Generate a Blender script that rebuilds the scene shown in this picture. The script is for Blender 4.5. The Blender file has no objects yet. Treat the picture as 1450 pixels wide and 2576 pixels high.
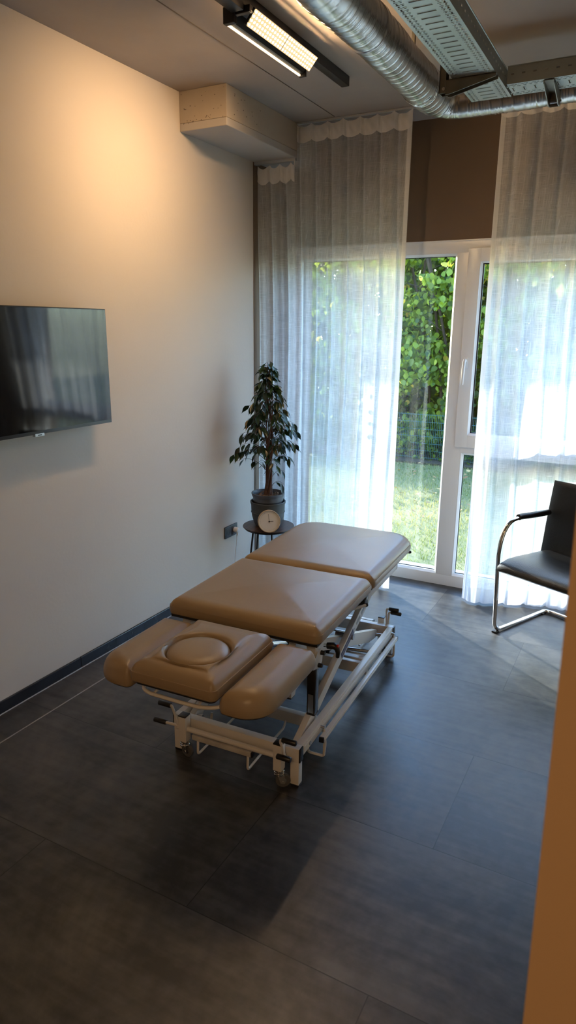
import bpy, bmesh, math, random
import numpy as np
from mathutils import Vector, Matrix
random.seed(7); rng = np.random.default_rng(7)
PI = math.pi
SC = bpy.context.scene
COL = SC.collection

# ------------------------------------------------------------------ materials
def newmat(name):
    m = bpy.data.materials.new(name); m.use_nodes = True
    nt = m.node_tree; nt.nodes.clear()
    out = nt.nodes.new('ShaderNodeOutputMaterial')
    return m, nt, out
def node(nt, typ, **kw):
    n = nt.nodes.new(typ)
    for k, v in kw.items():
        if k in ('op',): n.operation = v
        elif hasattr(n, k): setattr(n, k, v)
        else: n.inputs[k].default_value = v
    return n
def lin(h):
    h = h.lstrip('#'); c = [int(h[i:i+2], 16)/255 for i in (0, 2, 4)]
    return tuple((x/12.92 if x <= .04045 else ((x+.055)/1.055)**2.4) for x in c) + (1,)
def pbr(name, col, rough=.5, metal=0, noise=None, bump=None, coat=0, sub=0, spec=.5, alt=None):
    """principled with an optional noise colour variation (scale, amount) and bump (scale, strength)"""
    m, nt, out = newmat(name)
    b = nt.nodes.new('ShaderNodeBsdfPrincipled'); nt.links.new(b.outputs[0], out.inputs[0])
    c = lin(col) if isinstance(col, str) else tuple(col)+(1,)*(4-len(col))
    b.inputs['Base Color'].default_value = c; b.inputs['Roughness'].default_value = rough
    b.inputs['Metallic'].default_value = metal; b.inputs['Specular IOR Level'].default_value = spec
    if coat: b.inputs['Coat Weight'].default_value = coat; b.inputs['Coat Roughness'].default_value = .15
    tc = nt.nodes.new('ShaderNodeTexCoord')
    if noise:
        n = nt.nodes.new('ShaderNodeTexNoise'); n.inputs['Scale'].default_value = noise[0]; n.inputs['Detail'].default_value = 5
        nt.links.new(tc.outputs['Object'], n.inputs['Vector'])
        r = nt.nodes.new('ShaderNodeMapRange'); r.inputs['From Min'].default_value = .3; r.inputs['From Max'].default_value = .7
        nt.links.new(n.outputs['Fac'], r.inputs['Value'])
        mx = nt.nodes.new('ShaderNodeMix'); mx.data_type = 'RGBA'
        a = lin(alt) if alt else tuple(x*(1-noise[1]) for x in c[:3])+(1,)
        mx.inputs[6].default_value = c; mx.inputs[7].default_value = a
        nt.links.new(r.outputs[0], mx.inputs[0]); nt.links.new(mx.outputs[2], b.inputs['Base Color'])
    if bump:
        n = nt.nodes.new('ShaderNodeTexNoise'); n.inputs['Scale'].default_value = bump[0]; n.inputs['Detail'].default_value = 4
        nt.links.new(tc.outputs['Object'], n.inputs['Vector'])
        bp = nt.nodes.new('ShaderNodeBump'); bp.inputs['Strength'].default_value = bump[1]; bp.inputs['Distance'].default_value = .002
        nt.links.new(n.outputs['Fac'], bp.inputs['Height']); nt.links.new(bp.outputs[0], b.inputs['Normal'])
    return m

M = {}
M['wall'] = pbr('wall_paint', (.60, .545, .49), .85, bump=(60, .25), noise=(1.5, .04))
M['ceiling'] = pbr('ceiling_concrete', (.36, .315, .285), .8, noise=(3, .12), bump=(35, .3))
M['brown'] = pbr('brown_wall_paint', (.150, .100, .066), .8, noise=(2, .1), bump=(60, .2))
M['beamside'] = pbr('raw_beam_plaster', (.44, .375, .30), .85, noise=(4, .12), bump=(30, .5))
M['beamtrim'] = pbr('beam_lower_paint', (.40, .37, .34), .85, bump=(30, .3))
M['board'] = pbr('baseboard_tile', (.022, .026, .034), .25, noise=(8, .3))
M['joint_sheen'] = pbr('joint_window_sheen', (.45, .47, .5), .4)
M['pvc'] = pbr('white_pvc', (.72, .73, .75), .3)
M['gasket'] = pbr('black_gasket', (.01, .01, .012), .5)
M['alu'] = pbr('sill_aluminium', (.55, .58, .6), .45, .6)
M['leather'] = pbr('tan_vinyl', (.315, .225, .130), .36, noise=(3, .08), bump=(260, .12), spec=.45)
M['white'] = pbr('white_powder_coat', (.66, .63, .585), .3, spec=.5)
M['dirtywhite'] = pbr('scuffed_white_coat', (.62, .59, .54), .35, noise=(14, .35))
M['black'] = pbr('black_plastic', (.012, .012, .013), .38)
M['red'] = pbr('red_plastic', (.6, .03, .015), .4)
M['chrome'] = pbr('chrome', (.75, .75, .76), .08, 1)
M['steel'] = pbr('brushed_steel', (.5, .5, .5), .3, 1, bump=(80, .2))
M['darkchrome'] = pbr('dark_steel_tube', (.12, .115, .11), .16, 1)
M['rubber'] = pbr('grey_rubber', (.09, .09, .09), .6)
M['label_blue'] = pbr('blue_label', (.03, .035, .12), .35)
M['label_grey'] = pbr('grey_label', (.35, .38, .42), .4)
M['label_ink'] = pbr('label_ink', (.5, .5, .55), .4)
M['blackleather'] = pbr('black_leather', (.012, .012, .013), .33, bump=(220, .5), noise=(5, .3))
M['tvframe'] = pbr('tv_bezel', (.02, .02, .024), .3, spec=.6)
M['tvscreen'] = pbr('tv_screen', (.003, .004, .006), .05, spec=.6)
M['tvback'] = pbr('tv_back', (.015, .015, .016), .5)
M['galv'] = pbr('galvanised_steel', (.44, .475, .45), .42, .85, noise=(9, .18), bump=(30, .1))
M['galvdark'] = pbr('galvanised_bracket', (.30, .28, .23), .42, .9, noise=(12, .3))
M['foil'] = pbr('foil_tape', (.8, .8, .8), .2, 1, bump=(60, 1.0))
M['black_metal'] = pbr('black_metal', (.01, .01, .011), .45, .2)
M['potgrey'] = pbr('anthracite_planter', (.055, .062, .066), .55, noise=(18, .3), bump=(60, .2))
M['potinner'] = pbr('nursery_pot', (.075, .088, .11), .45)
M['soil'] = pbr('bark_mulch', (.09, .055, .035), .9, noise=(60, .7), bump=(90, 1))
M['chip'] = pbr('bark_chip', (.28, .17, .09), .8, noise=(40, .5))
M['clockrim'] = pbr('birch_rim', (.55, .41, .27), .45, noise=(20, .12))
M['clockface'] = pbr('clock_face', (.70, .66, .60), .5)
M['socket'] = pbr('socket_anthracite', (.03, .038, .055), .35)
M['plug'] = pbr('white_plug', (.78, .79, .81), .4)
M['trackblack'] = pbr('lamp_housing', (.012, .010, .010), .4)
M['doorframe'] = pbr('painted_edge', (.43, .28, .145), .7, noise=(2, .06), bump=(40, .2))
M['tape'] = pbr('curtain_heading_cloth', (.70, .66, .62), .9, bump=(200, .5))
M['fence'] = pbr('fence_green', (.03, .12, .13), .5)
M['bark'] = pbr('bark', (.09, .06, .04), .9, noise=(30, .5), bump=(40, 1))
M['trunk'] = pbr('ficus_bark', (.13, .065, .045), .8, noise=(50, .5), bump=(60, .8))
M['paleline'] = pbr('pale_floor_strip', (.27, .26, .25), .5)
M['seam'] = pbr('ceiling_joint', (.13, .105, .09), .8)

# spiral duct: brushed aluminium foil
M['duct'] = pbr('aluminium_duct', (.50, .49, .47), .27, 1, noise=(7, .15), bump=(45, .25))

# walnut top
def wood(name, a, b, scale=(3, 40, 3)):
    m, nt, out = newmat(name)
    bs = nt.nodes.new('ShaderNodeBsdfPrincipled'); nt.links.new(bs.outputs[0], out.inputs[0])
    tc = nt.nodes.new('ShaderNodeTexCoord'); mp = nt.nodes.new('ShaderNodeMapping'); mp.inputs['Scale'].default_value = scale
    nt.links.new(tc.outputs['Object'], mp.inputs[0])
    n = node(nt, 'ShaderNodeTexNoise'); n.inputs['Scale'].default_value = 1; n.inputs['Detail'].default_value = 6; n.inputs['Distortion'].default_value = 1.2
    nt.links.new(mp.outputs[0], n.inputs['Vector'])
    cr = nt.nodes.new('ShaderNodeValToRGB'); cr.color_ramp.elements[0].position = .35; cr.color_ramp.elements[1].position = .65
    cr.color_ramp.elements[0].color = a+(1,); cr.color_ramp.elements[1].color = b+(1,)
    nt.links.new(n.outputs['Fac'], cr.inputs[0]); nt.links.new(cr.outputs[0], bs.inputs['Base Color'])
    bs.inputs['Roughness'].default_value = .4
    return m
M['walnut'] = wood('walnut_veneer', (.035, .018, .012), (.11, .06, .04), (60, 6, 6))

def floor_mat():
    m, nt, out = newmat('slate_grey_tiles'); L = nt.links.new
    bs = nt.nodes.new('ShaderNodeBsdfPrincipled'); L(bs.outputs[0], out.inputs[0])
    geo = nt.nodes.new('ShaderNodeNewGeometry'); sep = nt.nodes.new('ShaderNodeSeparateXYZ'); L(geo.outputs['Position'], sep.inputs[0])
    def mt(op, a, b=None, c=None):
        n = nt.nodes.new('ShaderNodeMath'); n.operation = op
        for i, v in enumerate((a, b, c)):
            if v is None: continue
            if isinstance(v, (int, float)): n.inputs[i].default_value = v
            else: L(v, n.inputs[i])
        return n.outputs[0]
    yy = mt('DIVIDE', mt('SUBTRACT', sep.outputs[1], 1.945), .5985)
    row = mt('FLOOR', yy); fy = mt('SUBTRACT', yy, row)
    odd = mt('ABSOLUTE', mt('MODULO', row, 2.0))
    xo = mt('SUBTRACT', sep.outputs[0], mt('SUBTRACT', 1.988, mt('MULTIPLY', odd, .598)))
    xx = mt('DIVIDE', xo, 1.197); cl = mt('FLOOR', xx); fx = mt('SUBTRACT', xx, cl)
    dy = mt('MULTIPLY', mt('MINIMUM', fy, mt('SUBTRACT', 1.0, fy)), .5985)
    dx = mt('MULTIPLY', mt('MINIMUM', fx, mt('SUBTRACT', 1.0, fx)), 1.197)
    joint = mt('LESS_THAN', mt('MINIMUM', dx, dy), .0017)
    wn = nt.nodes.new('ShaderNodeTexWhiteNoise'); cmb = nt.nodes.new('ShaderNodeCombineXYZ'); L(row, cmb.inputs[0]); L(cl, cmb.inputs[1]); L(cmb.outputs[0], wn.inputs[0])
    off = nt.nodes.new('ShaderNodeVectorMath'); off.operation = 'MULTIPLY_ADD'; L(wn.outputs[1], off.inputs[0]); off.inputs[1].default_value = (9, 9, 9); L(geo.outputs['Position'], off.inputs[2])
    n1 = node(nt, 'ShaderNodeTexNoise'); n1.inputs['Scale'].default_value = 2.2; n1.inputs['Detail'].default_value = 8; n1.inputs['Roughness'].default_value = .65; n1.inputs['Distortion'].default_value = .6; L(off.outputs[0], n1.inputs['Vector'])
    n2 = node(nt, 'ShaderNodeTexNoise'); n2.inputs['Scale'].default_value = 22; n2.inputs['Detail'].default_value = 6; L(off.outputs[0], n2.inputs['Vector'])
    mp = nt.nodes.new('ShaderNodeMapping'); mp.inputs['Scale'].default_value = (1.2, 14, 1); mp.inputs['Rotation'].default_value = (0, 0, .25); L(off.outputs[0], mp.inputs[0])
    n3 = node(nt, 'ShaderNodeTexNoise'); n3.inputs['Scale'].default_value = 2; n3.inputs['Detail'].default_value = 5; L(mp.outputs[0], n3.inputs['Vector'])
    mixf = mt('ADD', mt('MULTIPLY', n1.outputs[0], .55), mt('ADD', mt('MULTIPLY', n2.outputs[0], .2), mt('MULTIPLY', n3.outputs[0], .25)))
    cr = nt.nodes.new('ShaderNodeValToRGB'); e = cr.color_ramp.elements
    e[0].position = .42; e[0].color = (.024, .0235, .024, 1); e[1].position = .62; e[1].color = (.090, .086, .081, 1)
    L(mixf, cr.inputs[0])
    jm = nt.nodes.new('ShaderNodeMix'); jm.data_type = 'RGBA'; L(joint, jm.inputs[0]); L(cr.outputs[0], jm.inputs[6]); jm.inputs[7].default_value = (.010, .010, .011, 1)
    L(jm.outputs[2], bs.inputs['Base Color'])
    rr = mt('ADD', .28, mt('MULTIPLY', mixf, .22)); L(rr, bs.inputs['Roughness']); bs.inputs['Specular IOR Level'].default_value = .5
    hh = mt('SUBTRACT', mt('MULTIPLY', n2.outputs[0], .12), joint)
    bp = nt.nodes.new('ShaderNodeBump'); bp.inputs['Strength'].default_value = .35; bp.inputs['Distance'].default_value = .0015; L(hh, bp.inputs['Height']); L(bp.outputs[0], bs.inputs['Normal'])
    return m
M['floor'] = floor_mat()

def sheer(name, alpha_lo, alpha_hi, col=(.86, .86, .87), trans=.55):
    """woven voile: holes between threads (transparent) mixed with diffuse and translucent yarn"""
    m, nt, out = newmat(name); L = nt.links.new
    tc = nt.nodes.new('ShaderNodeTexCoord')
    def nz(sc, s, d=3):
        mp = nt.nodes.new('ShaderNodeMapping'); mp.inputs['Scale'].default_value = sc; L(tc.outputs['UV'], mp.inputs[0])
        n = nt.nodes.new('ShaderNodeTexNoise'); n.inputs['Scale'].default_value = s; n.inputs['Detail'].default_value = d; L(mp.outputs[0], n.inputs['Vector']); return n.outputs[0]
    a = nz((420, 9, 1), 1.0, 2); b = nz((12, 620, 1), 1.0, 2); c = nz((3, 3, 1), 2, 3)
    def mt(op, a, b=None):
        n = nt.nodes.new('ShaderNodeMath'); n.operation = op
        for i, v in enumerate((a, b)):
            if v is None: continue
            if isinstance(v, (int, float)): n.inputs[i].default_value = v
            else: L(v, n.inputs[i])
        return n.outputs[0]
    w = mt('MAXIMUM', a, b); w = mt('ADD', mt('MULTIPLY', w, .8), mt('MULTIPLY', c, .25))
    for sc in ((16, 300, 1), (170, 12, 1)):      # slubs: thicker stretches of yarn
        sl = nz(sc, 1.0, 1); q = nt.nodes.new('ShaderNodeMapRange'); q.inputs['From Min'].default_value = .69; q.inputs['From Max'].default_value = .75; L(sl, q.inputs['Value'])
        w = mt('ADD', w, mt('MULTIPLY', q.outputs[0], .22))
    mr = nt.nodes.new('ShaderNodeMapRange'); mr.inputs['From Min'].default_value = .40; mr.inputs['From Max'].default_value = .85
    mr.inputs['To Min'].default_value = alpha_lo; mr.inputs['To Max'].default_value = alpha_hi; L(w, mr.inputs['Value'])
    # at grazing angles the yarns close up
    lw = nt.nodes.new('ShaderNodeLayerWeight'); lw.inputs[0].default_value = .35
    op = mt('MINIMUM', mt('ADD', mr.outputs[0], mt('MULTIPLY', lw.outputs['Facing'], .28)), 1.0)
    tr = nt.nodes.new('ShaderNodeBsdfTransparent'); df = nt.nodes.new('ShaderNodeBsdfDiffuse'); tl = nt.nodes.new('ShaderNodeBsdfTranslucent')
    df.inputs[0].default_value = col+(1,); tl.inputs[0].default_value = col+(1,)
    m1 = nt.nodes.new('ShaderNodeMixShader'); m1.inputs[0].default_value = trans; L(df.outputs[0], m1.inputs[1]); L(tl.outputs[0], m1.inputs[2])
    m2 = nt.nodes.new('ShaderNodeMixShader'); L(op, m2.inputs[0]); L(tr.outputs[0], m2.inputs[1]); L(m1.outputs[0], m2.inputs[2])
    L(m2.outputs[0], out.inputs[0])
    return m
M['sheer'] = sheer('white_voile', .36, .88)
M['hem'] = sheer('white_voile_hem', .80, 1.0, trans=.4)
M['heading'] = sheer('curtain_heading_band', .92, 1.0, (.88, .86, .84), .25)

def glass():
    m, nt, out = newmat('window_glass'); L = nt.links.new
    fr = nt.nodes.new('ShaderNodeFresnel')
    geo = nt.nodes.new('ShaderNodeNewGeometry'); io = nt.nodes.new('ShaderNodeMapRange'); L(geo.outputs['Backfacing'], io.inputs['Value'])
    io.inputs['To Min'].default_value = 1.5; io.inputs['To Max'].default_value = 1/1.5; L(io.outputs[0], fr.inputs[0])   # thin pane, no inner total reflection
    mu = nt.nodes.new('ShaderNodeMath'); mu.operation = 'MULTIPLY'; mu.inputs[1].default_value = 1.2; L(fr.outputs[0], mu.inputs[0])
    tr = nt.nodes.new('ShaderNodeBsdfTransparent'); tr.inputs[0].default_value = (.93, .96, .94, 1)
    gl = nt.nodes.new('ShaderNodeBsdfGlossy'); gl.inputs['Roughness'].default_value = .0
    mx = nt.nodes.new('ShaderNodeMixShader'); L(mu.outputs[0], mx.inputs[0]); L(tr.outputs[0], mx.inputs[1]); L(gl.outputs[0], mx.inputs[2]); L(mx.outputs[0], out.inputs[0])
    return m
M['glass'] = glass()

def leafmat(name, cols, rough=.45, trans=.35, tint=(1.2, 1.2, .5)):
    m, nt, out = newmat(name); L = nt.links.new
    at = nt.nodes.new('ShaderNodeAttribute'); at.attribute_name = 'leafv'
    cr = nt.nodes.new('ShaderNodeValToRGB'); cr.color_ramp.interpolation = 'LINEAR'
    els = cr.color_ramp.elements
    els[0].position = cols[0][0]; els[0].color = cols[0][1]+(1,); els[1].position = cols[-1][0]; els[1].color = cols[-1][1]+(1,)
    for p, c in cols[1:-1]:
        e = els.new(p); e.color = c+(1,)
    L(at.outputs['Fac'], cr.inputs[0])
    bs = nt.nodes.new('ShaderNodeBsdfPrincipled'); L(cr.outputs[0], bs.inputs['Base Color']); bs.inputs['Roughness'].default_value = rough
    tl = nt.nodes.new('ShaderNodeBsdfTranslucent'); mm = nt.nodes.new('ShaderNodeMix'); mm.data_type = 'RGBA'; mm.blend_type = 'MULTIPLY'; mm.inputs[0].default_value = 1
    L(cr.outputs[0], mm.inputs[6]); mm.inputs[7].default_value = tint+(1,); L(mm.outputs[2], tl.inputs[0])
    mx = nt.nodes.new('ShaderNodeMixShader'); mx.inputs[0].default_value = trans; L(bs.outputs[0], mx.inputs[1]); L(tl.outputs[0], mx.inputs[2]); L(mx.outputs[0], out.inputs[0])
    return m
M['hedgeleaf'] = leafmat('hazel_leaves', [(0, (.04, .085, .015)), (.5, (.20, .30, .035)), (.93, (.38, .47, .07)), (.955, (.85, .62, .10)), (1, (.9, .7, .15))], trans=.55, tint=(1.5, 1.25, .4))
M['ficusleaf'] = leafmat('ficus_leaves', [(0, (.006, .017, .010)), (.6, (.014, .036, .015)), (.95, (.04, .085, .03)), (.97, (.35, .22, .09)), (1, (.4, .27, .12))], rough=.3, trans=.12)
M['grassblade'] = leafmat('lawn_blades', [(0, (.09, .13, .04)), (.45, (.16, .22, .07)), (.8, (.30, .32, .14)), (1, (.42, .38, .22))], rough=.6, trans=.3)
M['fallen'] = leafmat('fallen_leaves', [(0, (.25, .12, .05)), (1, (.55, .38, .16))], rough=.7, trans=.1)
M['ground'] = pbr('lawn_soil', (.13, .15, .06), .95, noise=(1.3, 0), alt='#8a8258', bump=(60, 1))
M['mulch'] = pbr('hedge_soil', (.05, .04, .025), .95, noise=(12, .5), bump=(40, 1))
M['facade'] = pbr('outside_render', (.6, .58, .55), .9, bump=(90, .5))

def emis_lens():
    """LED lens: a grid of bright points over a glowing plate"""
    m, nt, out = newmat('led_lens'); L = nt.links.new
    tc = nt.nodes.new('ShaderNodeTexCoord'); sep = nt.nodes.new('ShaderNodeSeparateXYZ'); L(tc.outputs['UV'], sep.inputs[0])
    def mt(op, a, b=None):
        n = nt.nodes.new('ShaderNodeMath'); n.operation = op
        for i, v in enumerate((a, b)):
            if v is None: continue
            if isinstance(v, (int, float)): n.inputs[i].default_value = v
            else: L(v, n.inputs[i])
        return n.outputs[0]
    fx = mt('SUBTRACT', mt('FRACT', mt('MULTIPLY', sep.outputs[0], 26.0)), .5)
    fy = mt('SUBTRACT', mt('FRACT', mt('MULTIPLY', sep.outputs[1], 4.0)), .5)
    d = mt('SQRT', mt('ADD', mt('MULTIPLY', fx, fx), mt('MULTIPLY', fy, fy)))
    dot = mt('LESS_THAN', d, .27)
    gap = mt('LESS_THAN', mt('ABSOLUTE', mt('SUBTRACT', sep.outputs[0], .5)), .0025)
    st = mt('ADD', LENS_GAP, mt('MULTIPLY', dot, LENS_DOT)); st = mt('MULTIPLY', st, mt('SUBTRACT', 1.0, gap))
    em = nt.nodes.new('ShaderNodeEmission'); em.inputs[0].default_value = (1, .66, .34, 1); L(st, em.inputs[1]); L(em.outputs[0], out.inputs[0])
    return m
LENS_GAP, LENS_DOT = 1.1, 560.0
M['lens'] = emis_lens()
def emis(name, col, s):
    m, nt, out = newmat(name); em = nt.nodes.new('ShaderNodeEmission'); em.inputs[0].default_value = col+(1,); em.inputs[1].default_value = s
    nt.links.new(em.outputs[0], out.inputs[0]); return m
M['lensedge'] = emis('led_lens_edge', (1, .72, .42), 3.0)
LEFTWING = 4.0; WASH = 11.0
M['lensleft'] = emis('led_wallwash_lens', (1, .60, .28), LEFTWING)

# ------------------------------------------------------------------ mesh builder
class MB:
    def __init__(s): s.v = []; s.f = []; s.uv = None
    def add(s, vs, fs):
        o = len(s.v); s.v += [tuple(v) for v in vs]; s.f += [tuple(i+o for i in f) for f in fs]; return s
    def box(s, a, b, bev=0.0, mat=None):
        x0, y0, z0 = a; x1, y1, z1 = b
        if x0 > x1: x0, x1 = x1, x0
        if y0 > y1: y0, y1 = y1, y0
        if z0 > z1: z0, z1 = z1, z0
        if bev <= 0:
            vs = [(x0, y0, z0), (x1, y0, z0), (x1, y1, z0), (x0, y1, z0), (x0, y0, z1), (x1, y0, z1), (x1, y1, z1), (x0, y1, z1)]
            fs = [(0, 3, 2, 1), (4, 5, 6, 7), (0, 1, 5, 4), (1, 2, 6, 5), (2, 3, 7, 6), (3, 0, 4, 7)]
        else:
            bm = bmesh.new(); bmesh.ops.create_cube(bm, size=1)
            for v in bm.verts: v.co = Vector(((x0+x1)/2+v.co.x*(x1-x0), (y0+y1)/2+v.co.y*(y1-y0), (z0+z1)/2+v.co.z*(z1-z0)))
            bmesh.ops.bevel(bm, geom=list(bm.edges), offset=bev, segments=2, affect='EDGES', profile=.6)
            vs = [v.co.copy() for v in bm.verts]; fs = [[v.index for v in f.verts] for f in bm.faces]; bm.verts.index_update()
            fs = [[v.index for v in f.verts] for f in bm.faces]; bm.free()
        if mat is not None: vs = [mat @ Vector(v) for v in vs]
        return s.add(vs, fs)
    def obox(s, p0, p1, w, h, up=(0, 0, 1), bev=0.0):
        """box beam from p0 to p1, width w sideways, height h along up"""
        p0 = Vector(p0); p1 = Vector(p1); d = (p1-p0); l = d.length; d.normalize()
        up = Vector(up); side = d.cross(up).normalized(); u2 = side.cross(d).normalized()
        m = Matrix((( side.x, d.x, u2.x, p0.x), (side.y, d.y, u2.y, p0.y), (side.z, d.z, u2.z, p0.z), (0, 0, 0, 1)))
        return s.box((-w/2, 0, -h/2), (w/2, l, h/2), bev, m)
    def tube(s, pts, r, n=12, caps=True, rr=None, fillet=0.0, fs_=6):
        pts = [Vector(p) for p in pts]
        if fillet > 0 and len(pts) > 2:
            q = [pts[0]]
            for i in range(1, len(pts)-1):
                a, b, c = pts[i-1], pts[i], pts[i+1]
                f = min(fillet, (a-b).length*.49, (c-b).length*.49)
                p, t = b+(a-b).normalized()*f, b+(c-b).normalized()*f
                for k in range(fs_+1):
                    w = k/fs_; q.append(p*(1-w)**2+b*2*w*(1-w)+t*w*w)
            q.append(pts[-1]); pts = q
        N = len(pts); T = []
        for i in range(N):
            a = pts[max(i-1, 0)]; b = pts[min(i+1, N-1)]; T.append((b-a).normalized())
        up = Vector((0, 0, 1)) if abs(T[0].z) < .9 else Vector((1, 0, 0))
        nrm = (up-T[0]*up.dot(T[0])).normalized(); vs = []; fs = []
        for i in range(N):
            nrm = (nrm-T[i]*nrm.dot(T[i])).normalized(); bi = T[i].cross(nrm)
            R = rr[i] if rr is not None and len(rr) == N else r
            for k in range(n):
                a = 2*PI*k/n; vs.append(pts[i]+(nrm*math.cos(a)+bi*math.sin(a))*R)
        for i in range(N-1):
            for k in range(n):
                fs.append((i*n+k, i*n+(k+1) % n, (i+1)*n+(k+1) % n, (i+1)*n+k))
        if caps: fs.append(tuple(range(n))[::-1]); fs.append(tuple(range((N-1)*n, N*n)))
        return s.add(vs, fs)
    def cyl(s, p0, p1, r, n=16, r1=None):
        return s.tube([p0, p1], r, n, True, [r, r1 if r1 is not None else r])
    def lathe(s, prof, c=(0, 0, 0), n=48, mat=None):
        """prof: list of (r, z)"""
        vs = []; fs = []; c = Vector(c)
        for r, z in prof:
            for k in range(n):
                a = 2*PI*k/n; v = Vector((r*math.cos(a), r*math.sin(a), z)); vs.append((mat @ v if mat is not None else v)+c)
        for i in range(len(prof)-1):
            for k in range(n):
                fs.append((i*n+k, i*n+(k+1) % n, (i+1)*n+(k+1) % n, (i+1)*n+k))
        if prof[0][0] > 1e-6: fs.append(tuple(range(n))[::-1])
        if prof[-1][0] > 1e-6: fs.append(tuple(range((len(prof)-1)*n, len(prof)*n)))
        return s.add(vs, fs)
    def prism(s, poly, h0, h1, axis='z', mat=None):
        n = len(poly)
        def P(a, b, h): return {'z': (a, b, h), 'x': (h, a, b), 'y': (a, h, b)}[axis]
        vs = [P(a, b, h0) for a, b in poly]+[P(a, b, h1) for a, b in poly]
        fs = [tuple(range(n))[::-1], tuple(range(n, 2*n))]+[(i, (i+1) % n, n+(i+1) % n, n+i) for i in range(n)]
        if mat is not None: vs = [mat @ Vector(v) for v in vs]
        return s.add(vs, fs)
    def build(s, name, mat, parent=None, smooth=None, bevel=0.0, sub=0, **props):
        me = bpy.data.meshes.new(name); me.from_pydata([tuple(v) for v in s.v], [], s.f); me.update()
        bm = bmesh.new(); bm.from_mesh(me)
        bmesh.ops.remove_doubles(bm, verts=bm.verts, dist=1e-6) if len(s.v) < 60000 else None
        bmesh.ops.recalc_face_normals(bm, faces=bm.faces); bm.to_mesh(me); bm.free()
        o = bpy.data.objects.new(name, me); COL.objects.link(o)
        me.materials.append(M[mat] if isinstance(mat, str) else mat)
        if smooth is not None:
            me.polygons.foreach_set('use_smooth', [True]*len(me.polygons))
            me.set_sharp_from_angle(angle=math.radians(smooth))
        if bevel > 0:
            md = o.modifiers.new('bevel', 'BEVEL'); md.width = bevel; md.segments = 2; md.limit_method = 'ANGLE'
        if sub:
            md = o.modifiers.new('subdiv', 'SUBSURF'); md.levels = sub; md.render_levels = sub
        if parent is not None: o.parent = parent
        for k, v in props.items(): o[k] = v
        return o
def tag(o, label=None, cat=None, group=None, kind=None):
    if label: o['label'] = label
    if cat: o['category'] = cat
    if group: o['group'] = group
    if kind: o['kind'] = kind
    return o
def empty(name, loc=(0, 0, 0), rz=0.0, label=None, cat=None, group=None, kind=None):
    o = bpy.data.objects.new(name, None); o.empty_display_size = .1; COL.objects.link(o); o.location = loc; o.rotation_euler = (0, 0, rz)
    return tag(o, label, cat, group, kind)
def quickmesh(name, verts, faces, mat, parent=None, attr=None, smooth=False, uv=None):
    """verts (N,3) numpy, faces list/array of equal-sized polygons"""
    me = bpy.data.meshes.new(name)
    faces = np.asarray(faces); nf, k = faces.shape
    me.vertices.add(len(verts)); me.vertices.foreach_set('co', np.asarray(verts, dtype=np.float32).ravel())
    me.loops.add(nf*k); me.loops.foreach_set('vertex_index', faces.ravel().astype(np.int32))
    me.polygons.add(nf); me.polygons.foreach_set('loop_start', (np.arange(nf)*k).astype(np.int32)); me.polygons.foreach_set('loop_total', np.full(nf, k, dtype=np.int32))
    if attr is not None:
        a = me.attributes.new('leafv', 'FLOAT', 'FACE'); a.data.foreach_set('value', np.asarray(attr, dtype=np.float32))
    if uv is not None:
        l = me.uv_layers.new(name='uv'); l.data.foreach_set('uv', np.asarray(uv, dtype=np.float32)[faces.ravel()].ravel())
    me.update(calc_edges=True); me.validate()
    if smooth: me.polygons.foreach_set('use_smooth', [True]*len(me.polygons))
    o = bpy.data.objects.new(name, me); COL.objects.link(o); me.materials.append(M[mat])
    if parent is not None: o.parent = parent
    return o

# ------------------------------------------------------------------ the room
CEIL = 2.93; WY = 4.40; XR = 4.3; YB = .45
def struct(name, mb, mat, **k):
    o = mb.build(name, mat, **k); o['kind'] = 'structure'; return o
struct('floor', MB().box((-.02, -2.6, -.08), (XR, WY, 0)), 'floor')
struct('ceiling', MB().box((-.2, -2.6, CEIL), (XR+.1, WY+.17, CEIL+.15)), 'ceiling')
struct('wall_left', MB().box((-.2, -2.6, -.08), (0, 4.09, CEIL)), 'wall')
struct('wall_right', MB().box((XR, -2.6, -.08), (XR+.1, WY+.17, CEIL)), 'wall')
struct('wall_rear', MB().box((-.2, -2.7, -.08), (XR+.1, -2.6, CEIL)), 'wall')
# window wall, brown, around the opening x .125..2.70, z 0..2.237
wb = MB()
wb.box((-.2, WY, -.08), (.125, WY+.17, CEIL)).box((.125, WY, 2.237), (2.70, WY+.17, CEIL)).box((2.70, WY, -.08), (XR, WY+.17, CEIL)).box((.125, WY+.02, -.3), (2.70, WY+.17, -.001))
wb.box((.125, WY+.07, -.001), (.2, WY+.17, 2.237)).box((.2, WY+.07, 2.19), (2.64, WY+.17, 2.237)).box((2.64, WY+.07, -.001), (2.70, WY+.17, 2.237))
struct('wall_window', wb, 'brown')
struct('trim_1', MB().box((-.2, 4.09, -.08), (.004, WY, CEIL)), 'brown')      # brown painted end of the left wall
# wall beside the entrance, right edge of the picture; slightly out of plumb as in the photograph
fw = MB()
P = [(2.4395, 0), (2.3885, CEIL)]
x0, x1 = 2.4395, 2.3885
fw.add([(x0, .49, 0), (XR, .49, 0), (XR, .61, 0), (x0, .61, 0), (x1, .49, CEIL), (XR, .49, CEIL), (XR, .61, CEIL), (x1, .61, CEIL)],
       [(0, 3, 2, 1), (4, 5, 6, 7), (0, 1, 5, 4), (1, 2, 6, 5), (2, 3, 7, 6), (3, 0, 4, 7)])
struct('wall_entrance', fw, 'doorframe')
# concrete beam stub under the ceiling
bs = MB().box((0, 3.322, 2.775), (.302, WY, CEIL-.0)); struct('trim_2', bs, 'beamside', bevel=.003)
struct('trim_3', MB().box((0, 3.3215, 2.735), (.3025, WY, 2.775)), 'beamtrim', bevel=.004)
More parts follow.
